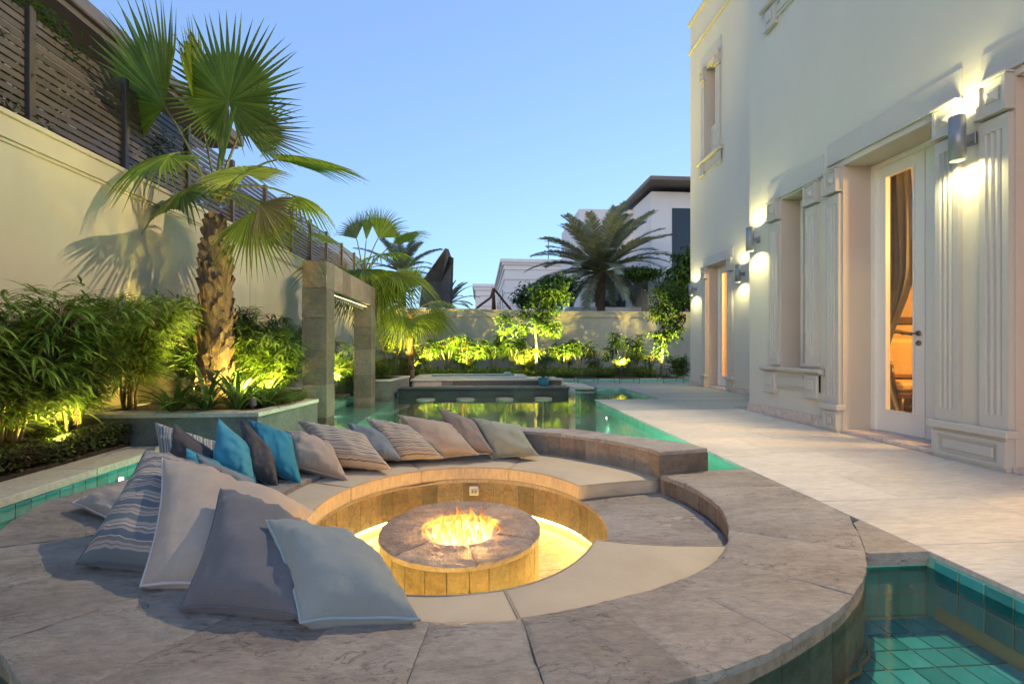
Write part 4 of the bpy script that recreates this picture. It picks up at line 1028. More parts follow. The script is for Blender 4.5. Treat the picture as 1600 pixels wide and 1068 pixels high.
def cushion(a0,a1,label,cut=None,sk0=0,sk1=0,group='wedge cushions around the fire pit bench'):
    am=(a0+a1)/2; loc=(CF[0]+1.1*math.cos(am),CF[1]+1.1*math.sin(am),SZ)
    t=thing('bench_cushion',label,'cushion',loc,group)
    n=28; nr=8; ri_=lambda a:rbi(a)-.010
    def P(u,v,z):
        a=a0+(a1-a0)*u+sk1*v*u+sk0*v*(1-u); rr=ri_(a)+(rbo(a)-.012-ri_(a))*v
        if cut: pass
        return Vector((CF[0]+rr*math.cos(a),CF[1]+rr*math.sin(a),z))
    b=MB(); vs=[];
    for j in range(nr+1):
        for i in range(n+1):
            u=i/n; v=j/nr; e=min(u,1-u)*(a1-a0)*1.1; e2=min(v,1-v)*(rbo(a0+(a1-a0)*u)-.872); d=min(e,e2)
            dome=.012*(1-math.exp(-d/.05))+.003*mnoise.noise(P(u,v,0)*6)
            vs.append(P(u,v,CZ1-.010+dome))
    fs=[(j*(n+1)+i,j*(n+1)+i+1,(j+1)*(n+1)+i+1,(j+1)*(n+1)+i) for j in range(nr) for i in range(n)]
    b.add(vs,fs,0)
    # outline ring
    ring=[(i/n,0) for i in range(n+1)]+[(1,j/nr) for j in range(1,nr+1)]+[(i/n,1) for i in range(n-1,-1,-1)]+[(0,j/nr) for j in range(nr-1,0,-1)]
    top=[P(u,v,CZ1-.010) for u,v in ring]; c_=P(.5,.5,0); N_=len(ring)
    def outw(p,q):
        d=(p-c_); d.z=0; return d.normalized()*q
    mid=[p+outw(p,.007)+Vector((0,0,-.045)) for p in top]; bot=[Vector((p.x,p.y,CZ0+.004)) for p in top]
    b.add(top+mid+bot,[(l*N_+i,l*N_+(i+1)%N_,(l+1)*N_+(i+1)%N_,(l+1)*N_+i) for l in (0,1) for i in range(N_)],1)
    b.add(bot,[tuple(range(N_))],0)
    o=b.build('cushion_body',[CUSH,BAND],t,True); fixn(o.data)
    b=MB(); b.loop([p+outw(p,.002) for p in top],.005,6); b.build('piping',PIPE,t,True)
    b=MB(); b.loop([p+outw(p,.002) for p in bot],.0045,6); b.build('piping',PIPE,t,True)
def angf(px,py,z=CZ1):
    p_=gp(px,py,z); return math.atan2(p_.y-CF[1],p_.x-CF[0])
aA=angf(902,757); aB=angf(797.5,728); aC=angf(657,733); aD=angf(548,760); aE=R(205)
aN0=angf(928,835)
cushion(aA-.0,aB-.008,'beige bench cushion ending below the tall slate backrest, its end face open',sk0=R(-5))
cushion(aB+.0,aC-.008,'beige bench cushion behind the fire table, under the brown and grey-green pillows')
cushion(aC,aD-.008,'beige bench cushion under the striped and beige leaning pillows')
cushion(aD,aE,'beige bench cushion beneath the teal pillows, its front edge curving toward the viewer')
n0=angf(921,838)%(2*PI)-2*PI; n1=angf(790,921); n1=n1 if n1<0 else n1-2*PI
cushion(n1+.006,n0,'flat beige cushion filling the near bench beside the empty stone seat',sk1=R(11.5))
cushion(R(-125),n1-.004,'flat beige cushion on the near bench beside the large pale blue pillow')

# ------------------------------------------------------------------ throw pillows
def fabric(name,c,stripes=None,dirn=0,rough=.85,scale=1.0,obj=True):
    m,nt,p=nodes(name); tc=N(nt,'ShaderNodeTexCoord'); uv=tc.outputs['UV']
    if stripes:
        s=N(nt,'ShaderNodeSeparateXYZ'); nt.links.new(uv,s.inputs[0])
        mu=N(nt,'ShaderNodeMath',operation='MULTIPLY'); mu.inputs[1].default_value=scale; nt.links.new(s.outputs[dirn],mu.inputs[0])
        fr=N(nt,'ShaderNodeMath',operation='FRACT'); nt.links.new(mu.outputs[0],fr.inputs[0])
        col=ramp(nt,fr.outputs[0],stripes,'CONSTANT')
    else:
        col=ramp(nt,noise(nt,coords(nt),5,3),[(.3,tuple(x*.92 for x in c)),(.7,tuple(x*1.06 for x in c))])
    wv=noise(nt,coords(nt),420,2,.5); col=mixc(nt,.3,col,ramp(nt,wv,[(.3,(.75,.75,.75)),(.7,(1.2,1.2,1.2))]),'MULTIPLY')
    nt.links.new(col,p.inputs['Base Color']); p.inputs['Roughness'].default_value=rough; p.inputs['Specular IOR Level'].default_value=.2; p.inputs['Sheen Weight'].default_value=.12
    b1=bump(nt,noise(nt,coords(nt),9,4,.55,.6),.35,.02); nt.links.new(bump(nt,wv,.25,.001,b1),p.inputs['Normal'])
    return m
def stripe_list(seq):
    tot=sum(w for w,_ in seq); o=[]; x=0
    for w,c in seq: o.append((x/tot,c)); x+=w
    return o
T1=(.13,.15,.155); T2=(.36,.29,.25); T3=(.20,.165,.15); T4=(.42,.37,.32); T5=(.11,.125,.15)
ST_A=fabric('brown_teal_stripes',None,stripe_list([(3,T1),(1,T2),(.5,T3),(1,T2),(1.5,T3),(.5,T4),(3,T5),(1,T2),(1,T3),(1,T4),(.5,T3),(1.5,T2)]),1,scale=4.5)
W1=(.46,.44,.40); W2=(.17,.155,.15)
ST_B=fabric('grey_white_stripes',None,stripe_list([(1,W1),(1,W2),(1,W1),(.5,W2),(2,(.28,.27,.27)),(1,W1),(2,W2),(1,W1)]),0,scale=6)
ST_C=fabric('brown_cream_pinstripes',None,stripe_list([(1,(.46,.40,.32)),(.8,(.17,.14,.12)),(1,(.44,.38,.3)),(.5,(.20,.22,.22)),(.6,(.44,.38,.3)),(1,(.22,.18,.15)),(.5,(.5,.44,.36)),(.7,(.26,.21,.17))]),1,scale=5.5)
F_LBLUE=fabric('pale_grey_blue_fabric',(.235,.255,.245)); F_DGREY=fabric('slate_grey_fabric',(.135,.13,.14)); F_BEIGE=fabric('sand_beige_fabric',(.38,.31,.255))
F_TEAL=fabric('turquoise_fabric',(.06,.27,.36)); F_TEAL2=fabric('deep_turquoise_fabric',(.03,.20,.29)); F_CHAR=fabric('charcoal_fabric',(.075,.068,.07)); F_GBLUE=fabric('grey_blue_fabric',(.17,.20,.22))
F_BROWN=fabric('taupe_brown_fabric',(.22,.18,.155)); F_SAGE=fabric('sage_grey_fabric',(.25,.26,.21)); F_TAUPE=fabric('taupe_sand_fabric',(.36,.29,.23))
P_DARK=simple('dark_piping',(.09,.09,.10),(.11,.11,.12),rough=.8,ns=20); P_LIGHT=simple('pale_piping',(.50,.45,.42),rough=.8); P_BLUE=simple('blue_piping',(.26,.33,.36),rough=.8); P_TEAL=simple('teal_piping',(.04,.2,.27),rough=.8); P_SAND=simple('sand_piping',(.42,.34,.26),rough=.8)
import bmesh
def pillow(c, mat, pipe, label, th=.075, seed=0, flip=False):
    """c: four corners in order round the pillow, in metres (c0->c1 along u, c0->c3 along v)"""
    c=[Vector(x) for x in c]; ctr=sum(c,Vector())/4
    nrm=(c[1]-c[3]).cross(c[2]-c[0]); nrm.normalize()
    if flip: nrm=-nrm
    t=thing('throw_pillow',label,'pillow',tuple(ctr),'loose pillows piled round the fire pit')
    n=26; b=MB(); uvs=[]
    def base(u,v):
        # edges pulled in between the corners
        p=c[0]*(1-u)*(1-v)+c[1]*u*(1-v)+c[2]*u*v+c[3]*(1-u)*v
        k=.055; e=4*u*(1-u)*(abs(2*v-1)**5); f=4*v*(1-v)*(abs(2*u-1)**5)
        return p+(ctr-p)*k*(e+f)*1.6
    def hgt(u,v):
        a=max(0,1-abs(2*u-1)**2.6)*max(0,1-abs(2*v-1)**2.6)
        return a**.46
    vs=[]
    for side in (1,-1):
        for j in range(n+1):
            for i in range(n+1):
                # denser near the edges
                u=.5-.5*math.cos(PI*i/n); v=.5-.5*math.cos(PI*j/n)
                p=base(u,v); h=hgt(u,v)
                du=min(u,1-u); dv=min(v,1-v)
                th_=th*1.5
                q=Vector((u*7+seed*3.1,v*7+seed*1.7,side*2+seed))
                wr=.020*mnoise.noise(q*.6)+.013*mnoise.noise(q*1.6)+.004*mnoise.noise(q*4)
                # puckers that run in from the seams and corners
                wr+=.011*math.sin(u*46+seed+3*mnoise.noise(q*.7))*math.exp(-dv*9)+.011*math.sin(v*44+seed*2+3*mnoise.noise(q*.6))*math.exp(-du*9)
                vs.append(p+nrm*side*(th_*h+wr*min(1,h*1.5)*(h>0)))
                uvs.append((u,v))
    M_=(n+1)*(n+1); fs=[]
    for s_ in (0,1):
        for j in range(n):
            for i in range(n):
                q=(j*(n+1)+i,j*(n+1)+i+1,(j+1)*(n+1)+i+1,(j+1)*(n+1)+i)
                fs.append(tuple(s_*M_+x for x in (q if s_==0 else q[::-1])))
    b.add(vs,fs); me=b.mesh('cover',mat,True); uvl=me.uv_layers.new(name='UVMap')
    for l in me.loops: uvl.data[l.index].uv=uvs[l.vertex_index]
    bmm=bmesh.new(); bmm.from_mesh(me); bmesh.ops.remove_doubles(bmm,verts=bmm.verts,dist=.0003); bmm.to_mesh(me); bmm.free()
    o=bpy.data.objects.new('cover',me); link(o,t); o.location=-ctr
    r=[(i/20,0) for i in range(20)]+[(1,i/20) for i in range(20)]+[(1-i/20,1) for i in range(20)]+[(0,1-i/20) for i in range(20)]
    b=MB(); b.loop([base(u,v)+nrm*.003*math.sin(9*u+11*v) for u,v in r],.0055,6); b.build('piping',pipe,t,True)
    return t
B=CZ1+.005
# near group on the rim
pillow([gp(470,972,.03),gp(655,968,.02),at(560,868,1.92),at(417,812,1.72)],F_LBLUE,P_BLUE,'large pale grey-blue pillow lying foremost on the rim beside the near cushion',.085,1)
pillow([gp(283,950,.03),gp(470,965,.03),at(500,835,2.02),at(345,763,1.92)],F_DGREY,P_DARK,'large slate grey pillow propped behind the foremost pale blue pillow',.085,2)
pillow([gp(220,915,.03),gp(400,925,.02),at(492,800,2.50),at(254,715,2.12)],F_BEIGE,P_LIGHT,'largest sand beige pillow between the slate grey and the brown striped pillows',.085,3)
pillow([gp(120,880,.03),gp(290,905,.03),at(345,735,2.55),at(228,703,2.30)],ST_A,P_DARK,'brown and blue-grey broad striped pillow leaning at the outer edge of the pile',.08,4)
pillow([gp(112,785,.05),gp(190,822,.03),gp(290,790,.10),gp(225,745,.10)],F_BEIGE,P_LIGHT,'small beige pillow lying flat on the rim at the outermost side',.045,5)
pillow([gp(248,735,.04),gp(345,742,.02),at(338,690,3.45),at(243,660,3.30)],ST_B,P_LIGHT,'grey and white striped pillow at the back, half hidden by a dark grey one',.06,6)
pillow([gp(262,752,.03),gp(350,752,.02),at(335,706,3.05),at(272,662,3.0)],F_CHAR,P_DARK,'dark grey pillow leaning on the grey and white striped one',.06,7)
pillow([gp(292,760,.03),gp(372,770,.02),at(345,722,2.95),at(291,700,2.82)],F_TEAL,P_TEAL,'small turquoise pillow mostly hidden behind the large beige pillow',.05,8)
pillow([gp(325,775,.0),gp(410,785,-.0),at(398,748,2.85),at(306,708,2.75)],F_GBLUE,P_TEAL,'grey-blue pillow lying low between the beige and the upright turquoise pillow',.05,9)
pillow([at(330,735,3.0),at(402,765,2.95),at(398,700,3.15),at(341,653,3.18)],F_TEAL,P_TEAL,'bright turquoise pillow standing upright at the bend of the pile',.085,10)
pillow([at(385,740,3.02),at(436,768,3.0),at(432,712,3.2),at(374,652,3.25)],F_CHAR,P_DARK,'charcoal pillow standing between the two turquoise ones',.06,11)
pillow([at(410,735,3.1),at(474,762,3.08),at(455,678,3.35),at(388,655,3.38)],F_TEAL2,P_TEAL,'deep turquoise pillow standing right behind the charcoal one',.065,12)
pillow([at(455,728,3.25),at(545,752,3.2),at(520,695,3.50),at(446,672,3.50)],F_TAUPE,P_SAND,'plain beige pillow between the deep turquoise and the pinstriped pillow',.07,13)
pillow([at(508,726,3.42),at(612,733,3.36),at(570,678,3.68),at(465,658,3.66)],ST_C,P_SAND,'large brown pinstriped pillow lying slantwise on the back cushions',.075,14)
pillow([at(566,722,3.60),at(628,718,3.56),at(603,673,3.80),at(543,660,3.78)],F_GBLUE,P_DARK,'small grey-blue pillow between the two pinstriped pillows',.05,15)
pillow([at(618,720,3.66),at(694,716,3.62),at(650,668,3.88),at(570,652,3.86)],ST_C,P_SAND,'narrower pinstriped pillow between grey-blue and beige pillows at the back',.065,16)
pillow([at(670,720,3.72),at(748,710,3.68),at(710,662,3.92),at(622,648,3.92)],F_TAUPE,P_SAND,'plump beige pillow on the back cushion beside the brown one',.07,17)
pillow([at(716,708,3.78),at(772,708,3.72),at(742,658,3.98),at(684,636,3.98)],F_BROWN,P_DARK,'taupe brown pillow standing highest at the back of the bench',.06,18)
pillow([at(768,717,3.80),at(842,712,3.76),at(812,664,3.98),at(737,652,4.0)],F_SAGE,P_SAND,'sage grey pillow closing the row beside the bare slate backrest',.065,19)
# ------------------------------------------------------------------ palms
LF_FAN=leafmat('fan_palm_green',(.15,.23,.02),(.25,.33,.04),trans=.4); LF_FAN2=leafmat('fan_palm_grey_green',(.14,.19,.05),(.21,.25,.08),trans=.3); LF_DRY=leafmat('dry_palm_leaf',(.22,.17,.05),(.28,.22,.08),trans=.25)
PET=simple('petiole_green',(.14,.17,.04),(.22,.2,.06),rough=.5,ns=6)
BARK=slate('palm_bark',[(.09,.055,.03),(.16,.10,.06),(.22,.15,.09),(.13,.08,.05)],stretch=(1,1,.4),big=9,crack=.3,bstr=.8,rough=.85)
BOOT=slate('palm_leaf_base',[(.075,.045,.028),(.15,.095,.06),(.22,.15,.10),(.10,.065,.042)],stretch=(1,1,.25),big=8,crack=.3,bstr=.7,rough=.8,vary=.35)
def fan_frond(t, base, hub, tip, nrm, Rr, spread=150, nseg=46, droop=.15, cup=.1, split=.52, mat=LF_FAN, arch=.15, pw=.012, seed=0, tipdroop=.0, name='frond'):
    rnd=random.Random(seed*7+3)
    base,hub=Vector(base),Vector(hub); d=Vector(tip).normalized(); nn=Vector(nrm); nn=(nn-d*nn.dot(d)).normalized(); sd=d.cross(nn)
    b=MB()
    # petiole arching from the crown to the hub
    mid=(base+hub)/2+Vector((0,0,arch)); pts=[]
    for i in range(9):
        v=i/8; pts.append(base*(1-v)**2+mid*2*v*(1-v)+hub*v*v)
    b.tube(pts,[pw*(1.5-.7*i/8) for i in range(9)],6,1)
    G=Vector((0,0,-1))
    for k in range(nseg):
        a=R(spread)*(2*(k+.5)/nseg-1); ha=R(spread)/nseg
        L=Rr*(.62+.38*max(0,math.cos(a*.62))**1.5)*rnd.uniform(.93,1.05); tw=rnd.uniform(-.02,.02)
        def pt(r,aa,off):
            v=d*math.cos(aa)+sd*math.sin(aa); q=r/Rr
            dr=droop*q*q*Rr+tipdroop*max(0,q-split)**1.5*Rr*rnd_
            return hub+v*r+nn*(off+cup*Rr*q*q*(1 if abs(aa)<9 else 1))+G*dr
        rnd_=rnd.uniform(.7,1.3)
        st_=[.0,.22,split,split+.16,.84,1.0]; wd=[1,1,1,.62,.34,.03]
        vs=[];
        for r_,w_ in zip(st_,wd):
            r=r_*L; hw=ha*w_*(min(1,split/r_) if r_>split else 1); fo=.16*r*ha*2*(w_ if r_<=split else w_)
            aa=a+tw*max(0,r_-split)*6
            vs+= [pt(r,aa-hw,fo),pt(r,aa,-fo),pt(r,aa+hw,fo)]
        fs=[]
        for i in range(5):
            fs+=[(3*i,3*i+1,3*i+4,3*i+3),(3*i+1,3*i+2,3*i+5,3*i+4)]
        b.add(vs,fs,0)
    return b.build(name,[mat,PET],t,False)

def trunk(t, x, y, z0, z1, prof, nb, lean=(0,0), bw=.14, bl=.19):
    """tapered trunk wrapped in crossing leaf bases"""
    b=MB(); n=16; pts=[];rad=[]
    for i in range(n+1):
        v=i/n; pts.append((x+lean[0]*v,y+lean[1]*v,z0+(z1-z0)*v)); rad.append(prof(v)-.02)
    b.tube(pts,rad,18); b.build('trunk',BARK,t,True)
    rnd=random.Random(11)
    variants=[]
    for q in range(4):
        k=MB(); w=bw*(1,.85,1.1,.7)[q]; l=bl*(1,1.15,.9,1.25)[q]
        # wedge: broad clasping foot, narrowing curled tip, split down the middle
        rows=[(0,-.005,.8),(.35,.012,1.0),(.7,.020,.9),(1.0,.026,.55)]
        vs=[]
        for r_,o_,w_ in rows:
            z=l*r_
            for s_ in (-1,0,1):
                vs.append((s_*w*.5*w_,-(o_-.018*abs(s_)*w_),z))
        nb_=len(vs)
        vs+=[(vx,vy+.014,vz) for vx,vy,vz in vs]
        fs=[]
        for i in range(3):
            for s_ in (0,1):
                a=i*3+s_; fs.append((a,a+1,a+4,a+3)); fs.append((nb_+a+3,nb_+a+4,nb_+a+1,nb_+a))
        for i in range(3):
            a=i*3; fs.append((a,a+3,nb_+a+3,nb_+a)); a+=2; fs.append((a+3,a,nb_+a,nb_+a+3))
        fs+=[(9,10,nb_+10,nb_+9),(10,11,nb_+11,nb_+10)]
        k.add(vs,fs); me=k.mesh('leaf_base',BOOT); fixn(me); variants.append(me)
    for i in range(nb):
        v=(i+.5)/nb; v=v**1.0; a=i*R(137.5)+rnd.uniform(-.15,.15); r=prof(v)-.03
        z=z0+(z1-z0)*v-.06
        M=Matrix.Translation((x+lean[0]*v+r*math.cos(a),y+lean[1]*v+r*math.sin(a),z))@Matrix.Rotation(a+PI/2,4,'Z')@Matrix.Rotation(R(rnd.uniform(-2,7)),4,"X")@Matrix.Rotation(R(rnd.choice((-1,1))*rnd.uniform(18,42)),4,'Y')@Matrix.Scale(rnd.uniform(.68,1.0)*(1-.35*max(0,v-.6)/.4),4)
        put(variants[i%4],'leaf_base',t,M)

def cdir(ax,ay,az):
    """direction given along the view: right, up, away"""
    return Vector((ax*ct+az*st, -ax*st+az*ct, ay))
PZ=5.2
pb=at(335,0,PZ); px_,py_=pb.x,pb.y
t=thing('fan_palm','tall fan palm with rough boot covered trunk and bright upright fans in the raised planter','palm',(px_,py_,.29))
trunk(t,px_,py_,.25,2.45,lambda v:.185-.02*v-.045*max(0,v-.75)/.25+.03*max(0,.1-v)/.1,190,lean=(.02,0))
cr=at(337,300,PZ)+Vector((.0,0,.0))
def F(hx,hy,dz,tip,nrm,Rp,seed,**k):
    hub=at(hx,hy,PZ+dz); b0=cr+Vector((random.uniform(-.05,.05),random.uniform(-.05,.05),random.uniform(-.12,.06)))
    return fan_frond(t,b0,hub,cdir(*tip),cdir(*nrm),Rp/700*(PZ+dz),seed=seed,**k)
F(357,158,-.15,(.05,1,-.05),(0,.12,1),143,1,spread=165,nseg=58,droop=.0,cup=.03,split=.53,arch=.05,pw=.02)
F(257,166,-.05,(-.72,.74,.1),(.3,.25,.95),170,2,spread=78,nseg=40,droop=.02,cup=-.05,split=.6,arch=.12)
F(318,205,.2,(-.06,1,.1),(.95,0,.35),150,3,spread=70,nseg=26,droop=0,cup=0,split=.7,arch=.02)
F(378,200,.15,(.9,.12,.3),(-.2,.85,.5),104,4,spread=68,nseg=34,droop=.08,cup=.05,mat=LF_FAN2,arch=.05)
F(264,244,-.35,(-.55,-.45,-.5),(-.2,.6,-.75),92,5,spread=150,nseg=40,droop=.22,cup=-.12,tipdroop=.5,arch=.28)
F(432,250,.1,(.97,.02,-.1),(.0,.97,-.2),142,6,spread=70,nseg=30,droop=.22,cup=.04,arch=.20,tipdroop=.2)
F(384,272,-.25,(.35,.05,-.95),(.0,.75,-.6),88,7,spread=150,nseg=36,droop=.25,cup=-.1,mat=LF_FAN2,arch=.12)
F(392,332,-.2,(.45,-.85,-.1),(.35,.15,-1),100,8,spread=76,nseg=36,droop=.15,cup=-.06,mat=LF_FAN,arch=.12,tipdroop=.1)
F(462,308,.25,(.75,-.15,.2),(.1,.8,-.5),68,9,spread=150,nseg=34,droop=.45,cup=-.15,arch=.22,tipdroop=.5)
F(365,300,.3,(.6,.1,.8),(0,.9,-.5),110,11,spread=120,nseg=34,droop=.35,cup=-.1,mat=LF_FAN2,arch=.1)
F(285,300,.3,(-.8,-.3,.5),(0,.8,-.6),95,12,spread=130,nseg=34,droop=.45,cup=-.1,mat=LF_FAN2,arch=.15,tipdroop=.4)
F(347,262,-.1,(.02,1,.0),(.3,.1,1),90,14,spread=16,nseg=8,droop=0,cup=0,split=.9,arch=0)
F(405,318,-.5,(.9,-.55,-.3),(.1,.3,-1),80,15,spread=60,nseg=20,droop=.2,cup=0,mat=LF_DRY,arch=.08,tipdroop=.3)

def small_fan_palm(x, Z, ztop, label, rad, fr, pxs, nb=60, seed=0, zb=.2):
    p_=at(x,543,Z); t=thing('fan_palm',label,'palm',(p_.x,p_.y,zb),'smaller fan palms near the far corner')
    trunk(t,p_.x,p_.y,zb,ztop,lambda v:rad*(1-.25*v),nb,bw=.14,bl=.2)
    c_=Vector((p_.x,p_.y,ztop))
    for i,(tip,nrm,hubl,Rm,sp,dr,mt) in enumerate(fr):
        d=cdir(*tip).normalized(); hub=c_+d*hubl*1.25+Vector((0,0,.16)); fan_frond(t,c_+Vector((0,0,-.1)),hub,d,cdir(*nrm),Rm*1.08,spread=sp,nseg=34,droop=dr*.6,cup=-.05,tipdroop=.5,mat=mt,arch=.12,seed=seed+i)
U=(0,1,.2)
small_fan_palm(568,9.3,2.50,'fuller fan palm behind the portal with a shaggy lit trunk',.21,[
 ((.08,1,.1),(.45,.05,1),.4,.8,24,0,LF_FAN),((-.7,.5,0),(.2,1,-.2),.55,.7,80,.15,LF_FAN),((.5,.95,.1),(-.4,.3,1),.5,.75,55,.05,LF_FAN),((-.35,.95,.3),(.2,.3,1),.5,.7,50,.05,LF_FAN2),((.75,.45,-.1),(-.2,1,-.1),.6,.85,60,.15,LF_FAN),
 ((-.8,-.1,-.4),(0,.8,-.6),.55,.7,120,.4,LF_FAN2),((.6,.1,-.6),(.1,.9,-.4),.55,.8,110,.45,LF_FAN),((.85,-.2,.1),(.1,.8,-.4),.55,.95,100,.5,LF_FAN),
 ((.3,-.4,-.9),(.2,.4,-.8),.4,.8,110,.35,LF_FAN),((-.35,-.4,-.8),(-.1,.4,-.8),.4,.75,110,.4,LF_FAN2),((.75,-.6,-.3),(.3,.4,-.8),.4,1.0,80,.3,LF_FAN),((-.75,-.5,.3),(0,.5,-.8),.4,.8,100,.4,LF_FAN2),
 ((.45,-.85,-.1),(.4,.1,-1),.35,1.0,70,.15,LF_FAN),((.1,-.2,.9),(0,.8,.5),.5,.8,120,.4,LF_FAN2),((-.1,-.9,-.4),(0,.1,-1),.3,.9,70,.1,LF_FAN2)],0,70,20)
small_fan_palm(642,11.6,1.85,'thin fan palm in front of the far wall corner with hanging fans',.12,[
 ((.8,.1,0),(0,1,-.4),.4,.75,100,.4,LF_FAN2),((-.7,.3,0),(0,1,-.4),.4,.7,90,.3,LF_FAN),((.1,.9,-.1),(.5,.1,1),.4,.7,70,.05,LF_FAN),((.75,-.35,.2),(.2,.6,-.7),.4,.85,90,.4,LF_FAN),
 ((-.3,-.6,-.6),(0,.3,-1),.35,.8,100,.3,LF_FAN),((.4,-.6,-.5),(.2,.3,-1),.35,.8,90,.3,LF_FAN),((-.8,-.3,.3),(0,.6,-.7),.4,.75,100,.4,LF_FAN2)],0,40,50,zb=.0)

LF_DATE=leafmat('date_palm_grey_green',(.19,.215,.14),(.27,.29,.19),trans=.2,rough=.55)
def date_palm(x,y,z0,zc,L,label,nf=46,seed=3,rad=.28):
    t=thing('date_palm',label,'palm',(x,y,z0)); rnd=random.Random(seed)
    trunk(t,x,y,z0,zc,lambda v:rad*(1-.1*v),40,bw=.2,bl=.25)
    for i in range(nf):
        a=i*R(137.5)+rnd.uniform(-.2,.2); v=(i+.5)/nf; el=R(86-100*v**.9)+rnd.uniform(-.08,.08)
        LL=L*(.8+.25*math.sin(PI*v))*rnd.uniform(.9,1.08); h=Vector((math.cos(a),math.sin(a),0)); pts=[]; n=22
        p=Vector((x,y,zc))+h*.1; e=el
        for k in range(n+1):
            pts.append(p.copy()); p=p+(h*math.cos(e)+Vector((0,0,math.sin(e))))*(LL/n); e-=R(3.0)*(1-.45*math.sin(el))*(.5+k/n)
        b=MB(); b.tube(pts,[.03*(1-.9*k/n)+.003 for k in range(n+1)],5,1)
        side=h.cross(Vector((0,0,1)))
        M_=72
        for k in range(M_):
            f=.12+.86*k/M_; q=f*n; i0=min(int(q),n-1); p0=pts[i0].lerp(pts[i0+1],q-i0); tg=(pts[i0+1]-pts[i0]).normalized(); up=side.cross(tg).normalized()
            l=.42*L/2.6*math.sin(PI*min(1,.12+f*.83))**.6*rnd.uniform(.85,1.1)
            for s_ in (-1,1):
                dv=(side*s_*.75+tg*.62+up*.30*(1 if up.z>0 else -1)+Vector((0,0,-.18+rnd.uniform(-.1,.1)))).normalized(); w=.018*L/2.6*2.1; wv=tg*w
                b.add([p0-wv*.5,p0+wv*.5,p0+dv*l*.6+wv*.45,p0+dv*l+Vector((0,0,-.04)),p0+dv*l*.6-wv*.45],[(0,1,2,4),(4,2,3)],0)
        b.build('frond',[LF_DATE,PET],t)
q=at(938,470,22); date_palm(q.x,q.y,-.2,at(938,425,22).z,3.7,'large grey-green date palm rising behind the far wall before the white house',64,3)
q=at(628,470,27); date_palm(q.x,q.y,-.2,at(628,425,27).z,2.7,'dark date palm crown behind the shade canopy at the far corner',30,5)
q=at(700,470,30); date_palm(q.x,q.y,-.2,at(700,474,30).z,2.2,'low date palm crown just right of the dark canopy',26,8)

# ------------------------------------------------------------------ leafy plants
LF_BAM=leafmat('bamboo_leaf',(.12,.20,.026),(.21,.30,.045),trans=.4); LF_DK=leafmat('dark_leaf',(.05,.105,.018),(.09,.155,.03),trans=.3); LF_PLU=leafmat('plumeria_leaf',(.06,.125,.02),(.12,.19,.035),trans=.3,rough=.35)
LF_LIME=leafmat('fine_lime_leaf',(.13,.18,.03),(.2,.24,.05),trans=.45); LF_STRAP=leafmat('strap_leaf',(.07,.14,.02),(.13,.19,.035),trans=.35); LF_RED=leafmat('bronze_ground_leaf',(.11,.08,.04),(.10,.15,.04),trans=.2)
LF_GREEN=leafmat('tree_leaf',(.06,.13,.02),(.11,.18,.03),trans=.4); FLW=simple('white_blossom',(.75,.72,.62),(.8,.76,.6),rough=.6); FLR=simple('red_blossom',(.5,.05,.02),rough=.6)
STEM=simple('brown_stem',(.12,.08,.04),(.22,.15,.08),rough=.8,ns=20); STEMP=simple('pale_stem',(.42,.38,.28),(.55,.5,.38),rough=.7,ns=12,stretch=(1,1,5))
def leaf(b,p,d,l,w,up=Vector((0,0,1)),bend=.25,m=0):
    """pointed folded leaf: 2x3 quads"""
    d=d.normalized(); s=d.cross(up); 
    if s.length<.05: s=d.orthogonal()
    s.normalize(); n_=s.cross(d); g=Vector((0,0,-1))
    c=[p,p+d*l*.33+n_*w*.1+g*bend*l*.08,p+d*l*.68+g*bend*l*.35,p+d*l+g*bend*l]
    w1=s*w*.5; w2=s*w*.40; f=n_*w*.16
    b.add([c[0],c[1]+w1+f,c[1],c[1]-w1+f,c[2]+w2+f,c[2],c[2]-w2+f,c[3]],[(0,2,1),(0,3,2),(1,2,5,4),(2,3,6,5),(4,5,7),(5,6,7)],m)
